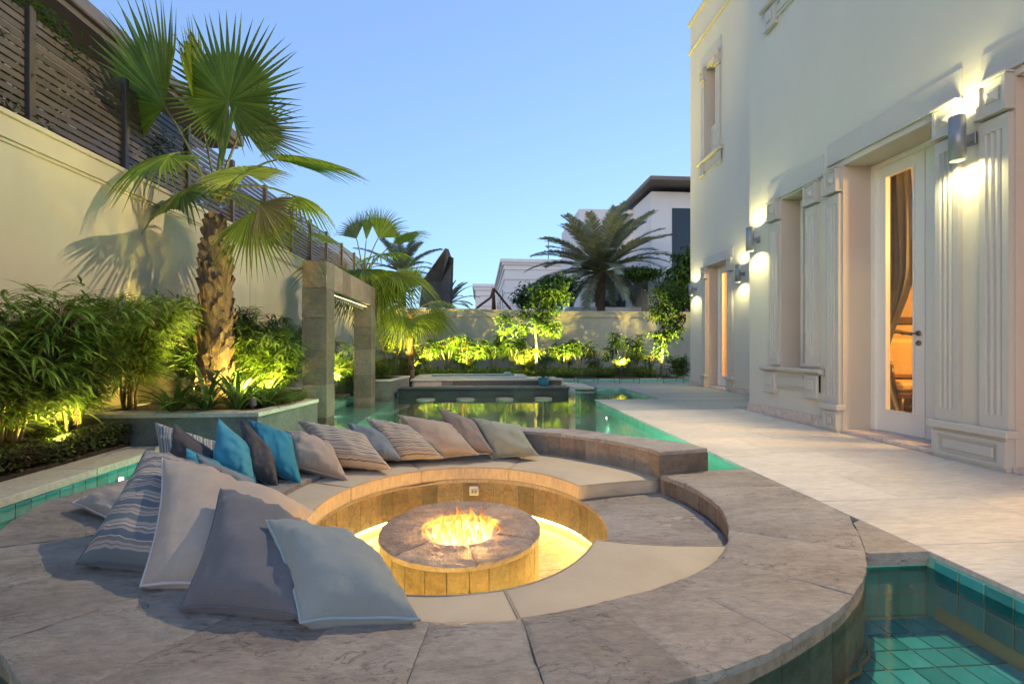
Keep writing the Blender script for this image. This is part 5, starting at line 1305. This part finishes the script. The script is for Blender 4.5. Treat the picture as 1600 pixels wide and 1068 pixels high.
def bamboo(x,y,z0,h,label,spread=.45,ns=9,nl=2600,seed=0,leafparts=28,mat=LF_BAM,ll=(.12,.22),lw=.0185,low=.17):
    rnd=random.Random(seed+100); t=thing('bamboo_clump',label,'bamboo',(x,y,z0),'bamboo like clumps along the garden wall')
    tips=[]
    for i in range(ns):
        a=rnd.uniform(0,2*PI); r=rnd.uniform(.0,.10); L=h*rnd.uniform(.75,1.0); o=Vector((math.cos(a),math.sin(a),0)); p=Vector((x,y,z0))+o*r
        if (p+o*spread).x<WX+.15: o.x=abs(o.x)*.3
        pts=[p+o*spread*(v**2)*rnd.uniform(.85,1.1)+Vector((rnd.uniform(-.01,.01),rnd.uniform(-.01,.01),L*(v-.10*v*v))) for v in [k/8 for k in range(9)]]
        b=MB(); b.tube(pts,[.011*(1-.8*k/8)+.002 for k in range(9)],6); b.build('stem',STEM,t,True)
        for k in range(nl//(ns*7)):
            v=rnd.uniform(low,1)**.75; q=v*8; i0=min(int(q),7); p0=pts[i0].lerp(pts[i0+1],q-i0)
            aa=rnd.uniform(0,2*PI); el=rnd.uniform(-.1,.9); bl=rnd.uniform(.10,.34)*(1.15-.5*v)
            dv=Vector((math.cos(aa)*math.cos(el),math.sin(aa)*math.cos(el),math.sin(el))); tp=p0+dv*bl+Vector((0,0,-.06*bl))
            if tp.x<WX+.04: tp.x=WX+.04+rnd.random()*.1
            tips.append((p0,tp,dv))
    b=MB(); bl_=MB(); pro=[]
    for p0,tp,dv in tips:
        b.tube([p0,p0.lerp(tp,.5)+Vector((0,0,.015)),tp],.0018,3,1,cap=False)
        for k in range(7):
            aa=rnd.uniform(-1.1,1.1); d=Matrix.Rotation(aa,3,'Z')@dv; d=Vector((d.x,d.y,rnd.uniform(-.45,.65))); p=p0.lerp(tp,rnd.uniform(.45,1))
            l=rnd.uniform(*ll)
            if (p+d.normalized()*l).x<WX+.01: continue
            leaf(b,p,d,l,lw*rnd.uniform(.8,1.25),bend=rnd.uniform(.1,.45))
            if rnd.random()<.02: pro.append((p,d,l))
    o=b.build('foliage',[mat,STEM],t); o['kind']='stuff'
    # nearest single leaves
    pro=sorted(tips,key=lambda q:(q[1]-Vector((0,0,.9))).length)[:leafparts]
    lm=MB(); leaf(lm,Vector((0,0,0)),Vector((0,1,0)),.21,.024,bend=.35); me=lm.mesh('leaf',mat)
    for p0,tp,dv in pro:
        d=Vector((dv.x,dv.y,rnd.uniform(-.5,.2))).normalized(); put(me,'leaf',t,Matrix.Translation(tp)@d.to_track_quat('Y','Z').to_matrix().to_4x4()@Matrix.Scale(rnd.uniform(.8,1.15),4))
    return t
L='bamboo clump '
for i,(x,y,z0,h,sp,ns,nl,lab,mt) in enumerate([
 (-3.42,2.45,.02,1.45,.45,8,3000,'arching bamboo clump cut by the photo edge beside the pool coping',LF_BAM),
 (-3.62,3.05,.02,1.30,.38,8,2700,'bamboo clump with a thick dark stem against the lit wall',LF_BAM),
 (-3.58,3.62,.02,1.42,.42,9,3100,'bamboo clump with pale brown stems over the glowing spike light',LF_BAM),
 (-3.55,4.15,.02,1.45,.40,9,3100,'bright bamboo clump leaning toward the planter corner',LF_BAM),
 (-3.62,4.85,.28,1.28,.42,9,3000,'dense bamboo clump on the planter beside its outer wall corner',LF_BAM),
 (-3.42,5.85,.28,1.22,.36,9,2800,'dark bamboo clump just behind the tall palm trunk',LF_DK),
 (-3.55,6.1,.28,1.25,.45,9,2800,'dark bamboo clump against the wall behind the palm',LF_DK),
 (-2.78,6.05,.28,1.0,.36,9,2600,'leafy bamboo clump between the palm and the portal pillar',LF_BAM),
 (-2.62,5.78,.28,.78,.30,7,1800,'low bamboo clump glowing beside the near portal pillar',LF_BAM),
 (-3.1,6.7,.28,1.15,.40,9,2400,'tall bamboo clump at the rear end of the palm planter',LF_DK),
 (-3.3,7.9,.0,1.5,.5,9,2200,'dark bamboo clump seen through the portal opening',LF_DK),
 (-2.85,8.6,.0,1.15,.4,8,1800,'low dark bamboo clump at the foot of the second palm',LF_DK)]):
    bamboo(x,y,z0,h,lab,sp,ns,nl,i,leafparts=30 if i<6 else 12,mat=mt)

def strap(x,y,z0,label,n=26,l=.42,seed=0):
    rnd=random.Random(seed+40); t=thing('strap_leaf_plant',label,'plant',(x,y,z0),'strap leaved plants round the palm foot')
    for i in range(n):
        a=rnd.uniform(0,2*PI); L=l*rnd.uniform(.7,1.1); el=rnd.uniform(.55,1.35); p=Vector((x,y,z0))+Vector((math.cos(a),math.sin(a),0))*.02; h=Vector((math.cos(a),math.sin(a),0)); s=Vector((-h.y,h.x,0)); vs=[]; e=el; w=rnd.uniform(.022,.032)
        N_=7
        for k in range(N_+1):
            ww=w*(.7+.6*math.sin(PI*k/N_*.8))*(1-(k/N_)**4); up=h*-math.sin(e)+Vector((0,0,math.cos(e)))
            vs+=[p+s*ww*.5+up*.004,p,p-s*ww*.5+up*.004]; p=p+(h*math.cos(e)+Vector((0,0,math.sin(e))))*(L/N_); e-=rnd.uniform(.12,.26)*(.6+k/N_)
        b=MB(); b.add(vs,[q for k in range(N_) for q in ((3*k,3*k+1,3*k+4,3*k+3),(3*k+1,3*k+2,3*k+5,3*k+4))]); b.build('leaf',LF_STRAP,t,True)
for i,(x,y,lab) in enumerate([(-3.0,4.62,'strap leaved plant nearest the outer side of the planter front'),(-2.72,4.66,'strap leaved plant directly before the tall palm trunk'),(-2.45,4.72,'strap leaved plant at the planter corner with long arching leaves'),(-2.28,4.95,'strap leaved plant on the planter side facing the pool'),(-2.6,4.98,'strap leaved plant hugging the palm foot')]):
    strap(x,y,.285,lab,30,.62 if i in (1,2) else .5,i)

def ground_cover(name,pts,mat,n,hh,label,seed,lsz=(.018,.035),tall=False):
    rnd=random.Random(seed); b=MB(); x0,x1,y0,y1,z=pts; 
    for i in range(n):
        x=rnd.uniform(x0,x1); y=rnd.uniform(y0,y1); hz=hh*(.45+.55*mnoise.noise(Vector((x*3,y*3,seed)))+.25); zz=z+rnd.random()**.6*max(.03,hz)
        a=rnd.uniform(0,2*PI); d=Vector((math.cos(a),math.sin(a),rnd.uniform(-.2,1.2 if not tall else 3)))
        l=rnd.uniform(*lsz); leaf(b,Vector((x,y,zz)),d,l,l*(.6 if not tall else .08),bend=.3)
    o=b.build(name,mat); o['kind']='stuff'; o['label']=label; o['category']='ground cover'; return o
ground_cover('ground_cover',(-3.86,-3.24,1.2,4.44,.03),LF_RED,34000,.26,'bronze green low leafy ground cover between pool coping and garden wall',2,(.022,.045))
ground_cover('ground_cover',(-3.6,-1.9,13.3,14.6,.03),LF_LIME,9000,.5,'fine lime green grass under the plumerias by the far wall corner',3,(.14,.3),True)
ground_cover('ground_cover',(-2.0,5.4,13.3,14.4,.03),LF_LIME,14000,.2,'fine lime green grass along the narrow back channel',4,(.12,.26),True)
ground_cover('ground_cover',(-2.95,-1.85,9.25,10.35,.27),LF_LIME,9000,.42,'fine lit feathery foliage filling the small grey planter',6,(.08,.16),True)
ground_cover('ground_cover',(-2.5,-2.05,4.95,5.55,.28),LF_LIME,3500,.16,'fine feathery foliage on the pool side corner of the palm planter',8,(.05,.10),True)

def plumeria(x,y,z0,label,hs,seed,n=7,fl=1,wd=.5,mat=LF_PLU,stem=STEMP):
    rnd=random.Random(seed+200); t=thing('plumeria_shrub',label,'shrub',(x,y,z0),'plumeria shrubs along the far wall'); fb=MB(); flb=MB()
    for i in range(n):
        a=2*PI*i/n+rnd.uniform(-.4,.4); rr=wd*rnd.uniform(.35,1); h=hs*rnd.uniform(.6,1.0); tp=Vector((x+rr*math.cos(a),y+rr*math.sin(a)*.7,z0+h)); b=MB()
        b.tube([(x,y,z0),(x+rr*.35*math.cos(a),y+rr*.3*math.sin(a),z0+h*.45),tp],[.03,.022,.014],6); b.build('branch',stem,t,True)
        for lv in range(3):
          for k in range(13):
            aa=2*PI*k/13+rnd.uniform(-.2,.2); el=rnd.uniform(-.15,.75)-.3*lv; d=Vector((math.cos(aa)*math.cos(el),math.sin(aa)*math.cos(el),math.sin(el))); leaf(fb,tp+Vector((0,0,-.10*lv-.02)),d,rnd.uniform(.2,.32),.075,bend=.3)
        if fl and i%2==0:
            for k in range(10):
                c_=tp+Vector((rnd.uniform(-.06,.06),rnd.uniform(-.06,.06),.05+rnd.uniform(0,.08)))
                for q in range(5): aa=2*PI*q/5; leaf(flb,c_,Vector((math.cos(aa),math.sin(aa),.4)),.035,.022,bend=.1)
    o=fb.build('foliage',mat,t); o['kind']='stuff'
    if fl: flb.build('blossoms',FLW,t)
for i,(px,Z,hs,n,fl,wd,lab) in enumerate([
 (668,14.2,1.15,7,0,.5,'dark leaved plumeria next to the thin fan palm'),(700,14.6,1.35,9,1,.6,'white flowering plumeria left of the lit middle clump'),(735,14.3,1.2,8,0,.5,'plumeria rising behind the red flowered bush'),
 (768,14.7,1.3,9,0,.6,'broad plumeria above the spa tub'),(800,14.4,1.35,9,0,.55,'tall plumeria left of the pale trunked small tree'),(838,14.8,.95,6,0,.5,'low plumeria at the foot of the pale trunked tree'),
 (880,14.4,1.15,8,1,.5,'rounded plumeria right of the turquoise pot'),(906,14.4,1.1,7,0,.45,'plumeria touching the rounded one before the wall joint'),
 (962,14.2,1.35,5,1,.4,'open plumeria with white blossoms and bright uplit stems'),(994,14.4,1.3,5,0,.35,'sparse plumeria with one high leaf rosette')]):
    q=at(px,543,Z); plumeria(q.x,q.y,.03,lab,hs,i,n,fl,wd)
def shrub(px,Z,h,wd,mat,label,n,seed,lsz=(.05,.09),flr=None,z0=.03,name='leafy_shrub',asp=.5):
    rnd=random.Random(seed+300); q=at(px,543,Z); t=thing(name,label,'shrub',(q.x,q.y,z0)); b=MB(); fb=MB()
    for i in range(6):
        a=rnd.uniform(0,2*PI); b.tube([(q.x,q.y,z0),(q.x+.3*wd*math.cos(a),q.y+.3*wd*math.sin(a),z0+h*.5),(q.x+.7*wd*math.cos(a),q.y+.6*wd*math.sin(a),z0+h*.9)],[.015,.01,.005],5)
    b.build('stem',STEM,t,True); b=MB()
    cl=[(rnd.gauss(0,.45)*wd,rnd.gauss(0,.35)*wd,h*rnd.uniform(.15,.95)) for _ in range(26)]
    for i in range(n):
        cx,cy,cz=rnd.choice(cl); p=Vector((q.x+cx+rnd.gauss(0,.09),q.y+cy+rnd.gauss(0,.09),z0+cz+rnd.gauss(0,.08))); 
        if p.z<z0: continue
        a=rnd.uniform(0,2*PI); l=rnd.uniform(*lsz); leaf(b,p,Vector((math.cos(a),math.sin(a),rnd.uniform(-.4,.8))),l,l*asp,bend=.3)
        if flr and rnd.random()<.02: leaf(fb,p+Vector((0,-.04,.04)),Vector((math.cos(a),math.sin(a),.3)),.06,.05,bend=.1)
    o=b.build('foliage',mat,t); o['kind']='stuff'
    if flr: fb.build('blossoms',flr,t)
shrub(727,14.0,1.25,.4,LF_GREEN,'bright lit bush with a few red flowers among the plumerias',2200,1,flr=FLR)
shrub(640,12.6,1.0,.55,LF_LIME,'feathery lime green bush glowing beside the small planter',3600,2,(.05,.12),asp=.2)
shrub(610,11.6,1.2,.5,LF_LIME,'tall feathery lime bush behind the second portal pillar',3600,12,(.05,.12),asp=.2)
shrub(822,14.0,.9,.35,LF_LIME,'yellow green bush left of the pale tree trunk',1500,3)
shrub(930,14.3,.85,.5,LF_FAN2,'airy pale bush at the wall joint between plumerias',1300,4,asp=.3)
shrub(972,13.6,.55,.22,LF_LIME,'small round bush glowing bright over a ground light',1600,5)
shrub(1015,14.2,.7,.45,LF_LIME,'loose yellow green bush left of the second small tree',1500,6,asp=.3)
shrub(1062,14.0,.55,.45,LF_DK,'dark low bush closest to the villa corner',1600,7,(.07,.12))
shrub(560,8.9,.8,.4,LF_DK,'dark bush seen inside the portal opening',1800,8,asp=.3)
def small_tree(px,Z,label,pts,crowns,mat,trunkmat,n,seed,lsz=(.10,.17),branches=(),rad=.05,behind=False):
    rnd=random.Random(seed+500); q=at(px,543,Z); t=thing('small_tree' if not behind else 'broadleaf_tree',label,'tree',(q.x,q.y,.0))
    P=[at(x,y,Z) for x,y in pts]; P[0].z=.0; b=MB(); b.tube(P,[rad*(1-.6*i/(len(P)-1)) for i in range(len(P))],8); o=b.build('trunk',trunkmat,t,True)
    for br in branches:
        b=MB(); b.tube([at(x,y,Z) for x,y in br],[rad*.5,rad*.4,rad*.2][:len(br)],6); b.build('limb',trunkmat,t,True)
    b=MB(); tot=sum(c[2]*c[3] for c in crowns)
    for cx,cy,rx,ry in crowns:
        k=int(n*rx*ry/tot); m_=max(6,k//14)
        for _ in range(m_):
            while True:
                u,v,w_=rnd.uniform(-1,1),rnd.uniform(-1,1),rnd.uniform(-1,1)
                if u*u+v*v+w_*w_<1 and mnoise.noise(Vector((u*2.2+cx,v*2.2+cy,w_*2.2)))>-.12: break
            c_=at(cx+u*rx,cy+v*ry,Z+w_*rx/700*Z*.8)
            for __ in range(14):
                a=rnd.uniform(0,2*PI); l=rnd.uniform(*lsz); p=c_+Vector((rnd.gauss(0,.09),rnd.gauss(0,.09),rnd.gauss(0,.07)))*(Z/14); leaf(b,p,Vector((math.cos(a),math.sin(a),rnd.uniform(-.9,.3))),l,l*.5,bend=.35)
    o=b.build('crown',mat,t); o['kind']='stuff'
small_tree(838,13.9,'slender pale trunked tree with bright green crown above the back plumerias',[(838,590),(838,545),(836,515),(842,480),(850,450)],[(850,470,26,28),(870,455,22,22),(848,500,22,20),(858,520,16,12),(800,512,24,10),(790,500,12,12),(818,490,8,8)],LF_GREEN,STEMP,1900,1,branches=[((836,513),(815,510),(795,505)),((838,500),(858,480),(868,460)),((840,510),(855,500),(862,515))])
small_tree(1034,13.8,'slim tree with dense olive crown near the villa end of the far wall',[(1032,590),(1035,550),(1037,515),(1042,480)],[(1045,465,30,22),(1040,490,30,16),(1050,515,18,16),(1035,525,18,12),(1030,545,9,8)],LF_GREEN,STEM,2600,2,(.08,.13),branches=[((1036,530),(1048,500),(1055,480))],rad=.04)
small_tree(1065,17.5,'dark leafed tree filling the gap between villa and back wall',[(1065,580),(1062,480),(1066,430)],[(1062,440,26,30),(1070,405,18,22),(1050,455,26,12),(1076,460,20,30)],LF_DK,STEM,1800,3,(.16,.28),behind=True,rad=.08)
small_tree(845,19,'broad dark green tree behind the far wall left of the date palm',[(848,580),(846,490),(850,460)],[(850,458,44,22),(820,470,18,10),(880,445,20,16),(862,440,20,10)],LF_DK,STEM,3200,4,(.14,.24),behind=True,rad=.1)
small_tree(1003,20.0,'low bushy plant spilling over the neighbour balcony planter',[(1003,470),(1003,440)],[(1010,425,24,10),(992,430,14,8)],LF_GREEN,STEM,900,6,(.12,.22),behind=True,rad=.03)
# potted plant
q=gp(849,603,0); t=thing('plant_pot','turquoise glazed pot on the stone platform behind the pool bar','pot',(q.x,q.y,0)); b=MB(); b.lathe([(0,0),(.09,0),(.125,.10),(.13,.2),(.118,.2),(.11,.17),(0,.17)],(0,0,0),24); b.build('pot_body',POTM,t,True,loc=(0,0,0)); b=MB(); b.lathe([(.108,.172),(0,.175)],(0,0,0),16); b.build('soil',SOIL,t,loc=(0,0,0))
t=thing('potted_plant','bushy dark green plant growing in the turquoise pot','plant',(q.x,q.y,.17)); rnd=random.Random(9); b=MB()
for i in range(7):
    a=2*PI*i/7; b.tube([(0,0,0),(.05*math.cos(a),.05*math.sin(a),.2),(.14*math.cos(a),.14*math.sin(a),.42)],[.008,.006,.003],5)
b.build('stem',STEM,t,True,loc=(0,0,0)); b=MB()
for i in range(620):
    a=rnd.uniform(0,2*PI); h=rnd.random()**.8*.5; r=(.06+.16*math.sin(PI*(h/.5*.8+.15)))*rnd.random()**.5; leaf(b,Vector((r*math.cos(a),r*math.sin(a),h+.02)),Vector((math.cos(a),math.sin(a),rnd.uniform(0,1.2))),rnd.uniform(.06,.11),.022,bend=.3)
o=b.build('foliage',LF_DK,t,loc=(0,0,0)); o['kind']='stuff'
# climbing vine through the fence
rnd=random.Random(77); t=thing('climbing_vine','green climber leaves pushing through and over the slatted fence','climber',(-4.1,4,WH)); b=MB()
for cy,cz,ry,rz_,n in ((3.4,3.95,.35,.1,160),(4.35,3.98,.45,.10,200),(4.7,3.85,.3,.12,80),(3.3,3.0,.5,.08,140),(3.9,3.0,.35,.06,90),(4.4,2.93,.1,.06,50),(2.9,3.5,.6,.25,60),(3.9,3.5,.5,.25,60),(5.9,3.3,.25,.3,150),(6.0,3.5,.4,.2,90)):
    for i in range(n):
        p=Vector((-4.02+rnd.uniform(-.1,.07),cy+rnd.gauss(0,.5)*ry,cz+rnd.gauss(0,.5)*rz_)); a=rnd.uniform(0,2*PI); leaf(b,p,Vector((abs(math.cos(a))*.8,math.sin(a),rnd.uniform(-.6,.8))),rnd.uniform(.04,.08),.028,bend=.3)
b.build('foliage',LF_GREEN,t)['kind']='stuff'
b=MB()
for k in range(5): b.tube([(-4.07,2.5+.8*k,2.9),(-4.08,2.7+.8*k,3.4),(-4.06,3.1+.8*k,3.95)],.006,5)
b.build('stem',STEM,t,True)
# hedge like mass behind the fence
b=MB()
for i in range(20000):
    y=rnd.uniform(1,15.5); p=Vector((-4.35-rnd.random()*.25,y,WH+rnd.uniform(0,.95))); a=rnd.uniform(0,2*PI); l=rnd.uniform(.05,.11); leaf(b,p,Vector((math.cos(a),math.sin(a),rnd.uniform(-.5,.7))),l,l*.5,bend=.3)
o=b.build('hedge',LF_DK); o['kind']='stuff'; o['label']='dark hedge foliage growing close behind the slatted fence'; o['category']='hedge'
# ------------------------------------------------------------------ garden and pool lights
UPC=(1,.80,.16)
GLU=emis('uplight_lens_glow',(1,.85,.45),6)
def uplight(x,y,z,d,e,label,size=110,col=UPC,vis=True):
    t=thing('spike_light',label,'garden light',(x,y,z),'small ground lights in the planting'); dv=Vector(d).normalized(); p=Vector((0,0,.07))
    b=MB(); b.tube([(0,0,-.3),(0,0,.05)],.008,6); b.build('spike',DARKM,t,loc=(0,0,0))
    b=MB(); b.tube([p-dv*.05,p+dv*.03],[.028,.036],14,cap=False); b.tube([p-dv*.052,p-dv*.05],[.02,.028],14); b.build('housing',DARKM,t,True,loc=(0,0,0))
    b=MB(); b.tube([p+dv*.018,p+dv*.02],.033,14); b.build('lens',GLU,t,loc=(0,0,0))
    l=lamp('garden_light','SPOT',Vector((x,y,z))+p+dv*.035,e,col,spot_size=R(size),spot_blend=.6,shadow_soft_size=.03); aim(l,dv)
KE=1.0
q=gp(160,690,.12); uplight(-3.40,3.90,.06,(-.25,.05,1),E_NEAR,'spike light glowing in the ground cover under the bamboo',150)
uplight(-3.40,3.25,.06,(-.3,-.05,1),E_NEAR*.8,'spike light hidden at the thick bamboo stem by the wall',150)
uplight(-2.50,5.55,.30,(-.4,.3,1),E_NEAR*.6,'spike light beside the near portal pillar',150)
uplight(-2.55,5.15,.30,(-.7,.2,1),E_NEAR*.45,'spike light at the palm foot on the pool side',140)
uplight(-2.25,4.62,.32,(-.62,.5,2.1),E_NEAR*.8,'spike light at the front planter corner aimed up into the palm crown',70)
uplight(-3.3,5.35,.30,(.2,.2,1),E_NEAR*.5,'added fill spike light deep between the bamboo behind the palm',140)  # extra uplight added to brighten the planting behind the palm
uplight(-2.6,8.3,.2,(0,.5,1),E_FAR*.6,'spike light at the foot of the shaggy second palm',120)
for px,Z,e,l in ((622,11.0,.35,'spike light at the corner of the small planter'),(652,13.0,.8,'spike light under the thin fan palm'),(684,13.6,.8,'spike light under the flowering plumeria'),(727,13.5,.9,'spike light under the red flowered bush'),(762,13.6,.7,'spike light below the broad plumeria'),(812,13.5,.9,'spike light near the yellow green bush'),(840,13.4,.8,'spike light at the pale tree trunk'),(888,13.6,.8,'spike light beneath the rounded plumeria'),(971,13.3,1.1,'spike light beneath the small glowing bush'),(1034,13.35,1,'spike light at the second small tree')):
    q=at(px,543,Z); uplight(q.x,q.y,.25 if Z>11.5 else .5,(0,.30,1),E_FAR*e,l,130)

# floodlight on the villa wall, above the picture, that throws the palm and pillow shadows
t=thing('wall_floodlight','floodlight high on the villa wall above the glazed door','floodlight',(3.93,5.0,6.6))
b=MB(); b.cbox(-.12,-.02,-.05,0,.02,.02,.004); b.build('bracket',GREYMET,t,loc=(0,0,0)); b=MB(); b.cbox(-.26,-.12,-.08,-.12,.12,.10,.01); b.build('housing',GREYMET,t,loc=(0,0,0)); b=MB(); b.box(-.25,-.1,-.086,-.13,.1,-.0805); b.build('lens',GLOW,t,loc=(0,0,0))
l=lamp('flood_light','SPOT',(3.72,5.0,6.48),E_FLOOD,(1,.81,.52),spot_size=R(118),spot_blend=.35,shadow_soft_size=.03); aim(l,(-1,-.12,-.62))

# pool lamps
POOLG=emis('pool_lamp_glow',(.9,1,.85),1.6)
def poollamp(x,y,z,nx,e,label):
    t=thing('pool_lamp',label,'pool light',(x,y,z),'small round lamps under the water'); b=MB(); n=Vector(nx)
    b.tube([(0,0,0),n*.02],.036,18); b.build('rim',STEEL,t,True,loc=(0,0,0)); b=MB(); b.tube([n*.0202,n*.022],.026,16); b.build('lens',POOLG,t,loc=(0,0,0))
    l=lamp('pool_light','SPOT',Vector((x,y,z))+n*.05,e*1.5,(.95,1,.82),shadow_soft_size=.04,spot_size=R(128),spot_blend=.5); aim(l,(n.x,n.y,-1.3))
poollamp(XL+.003,3.84,-.15,(1,0,0),E_POOL*.35,'small round pool lamp in the left tiled channel wall')
poollamp(XR-.003,7.0,-.2,(-1,0,0),E_POOL,'small round pool lamp near the timber deck corner')
poollamp(XR-.003,4.6,-.3,(-1,0,0),E_POOL*2.2,'round pool lamp in the terrace side wall behind the pit')
poollamp(-1.735,6.6,-.4,(1,0,0),E_POOL*1.3,'round pool lamp in the shelf edge below the portal')
for a_,l_ in ((42,'added unseen fill lamp in the pit wall near the end of the raised backrest'),(75,'added unseen fill lamp in the middle of the pit wall facing the bar'),(110,'added unseen fill lamp in the pit wall facing the portal')):
    a_=R(a_); poollamp(C0[0]+(r_out(a_)+.006)*math.cos(a_),C0[1]+(r_out(a_)+.006)*math.sin(a_),-.42,(math.cos(a_),math.sin(a_),0),E_POOL*11,l_)  # unseen lamps added on the pit's back wall to brighten the main pool
poollamp(-2.41,7.2,-.13,(1,0,0),E_POOL*.25,'small pool lamp on the shallow shelf')
poollamp(XR-.003,.6,-.2,(-1,0,0),E_POOL*.3,'small pool lamp in the near basin wall')
for i,(x,l) in enumerate(((2.6,'channel lamp closest to the spa'),(3.9,'middle channel lamp below the far kerb'),(5.0,'channel lamp closest to the villa'))):
    poollamp(x,12.897,-.15,(0,-1,0),E_POOL*.5,l)
# fire, light strip and room
for i in range(3):
    a=2*PI*i/3; lamp('fire_light','POINT',(CF[0]+.08*math.cos(a),CF[1]+.08*math.sin(a),TZ+.03),E_FIRE/3,(1,.50,.12),shadow_soft_size=.015)
lamp('room_lamp_light','POINT',(6.2,3.4,2.5),E_ROOM,(1,.58,.16),shadow_soft_size=.12)
lamp('room_lamp_light','POINT',(7.0,8.8,2.5),E_ROOM*.7,(1,.58,.16),shadow_soft_size=.12)
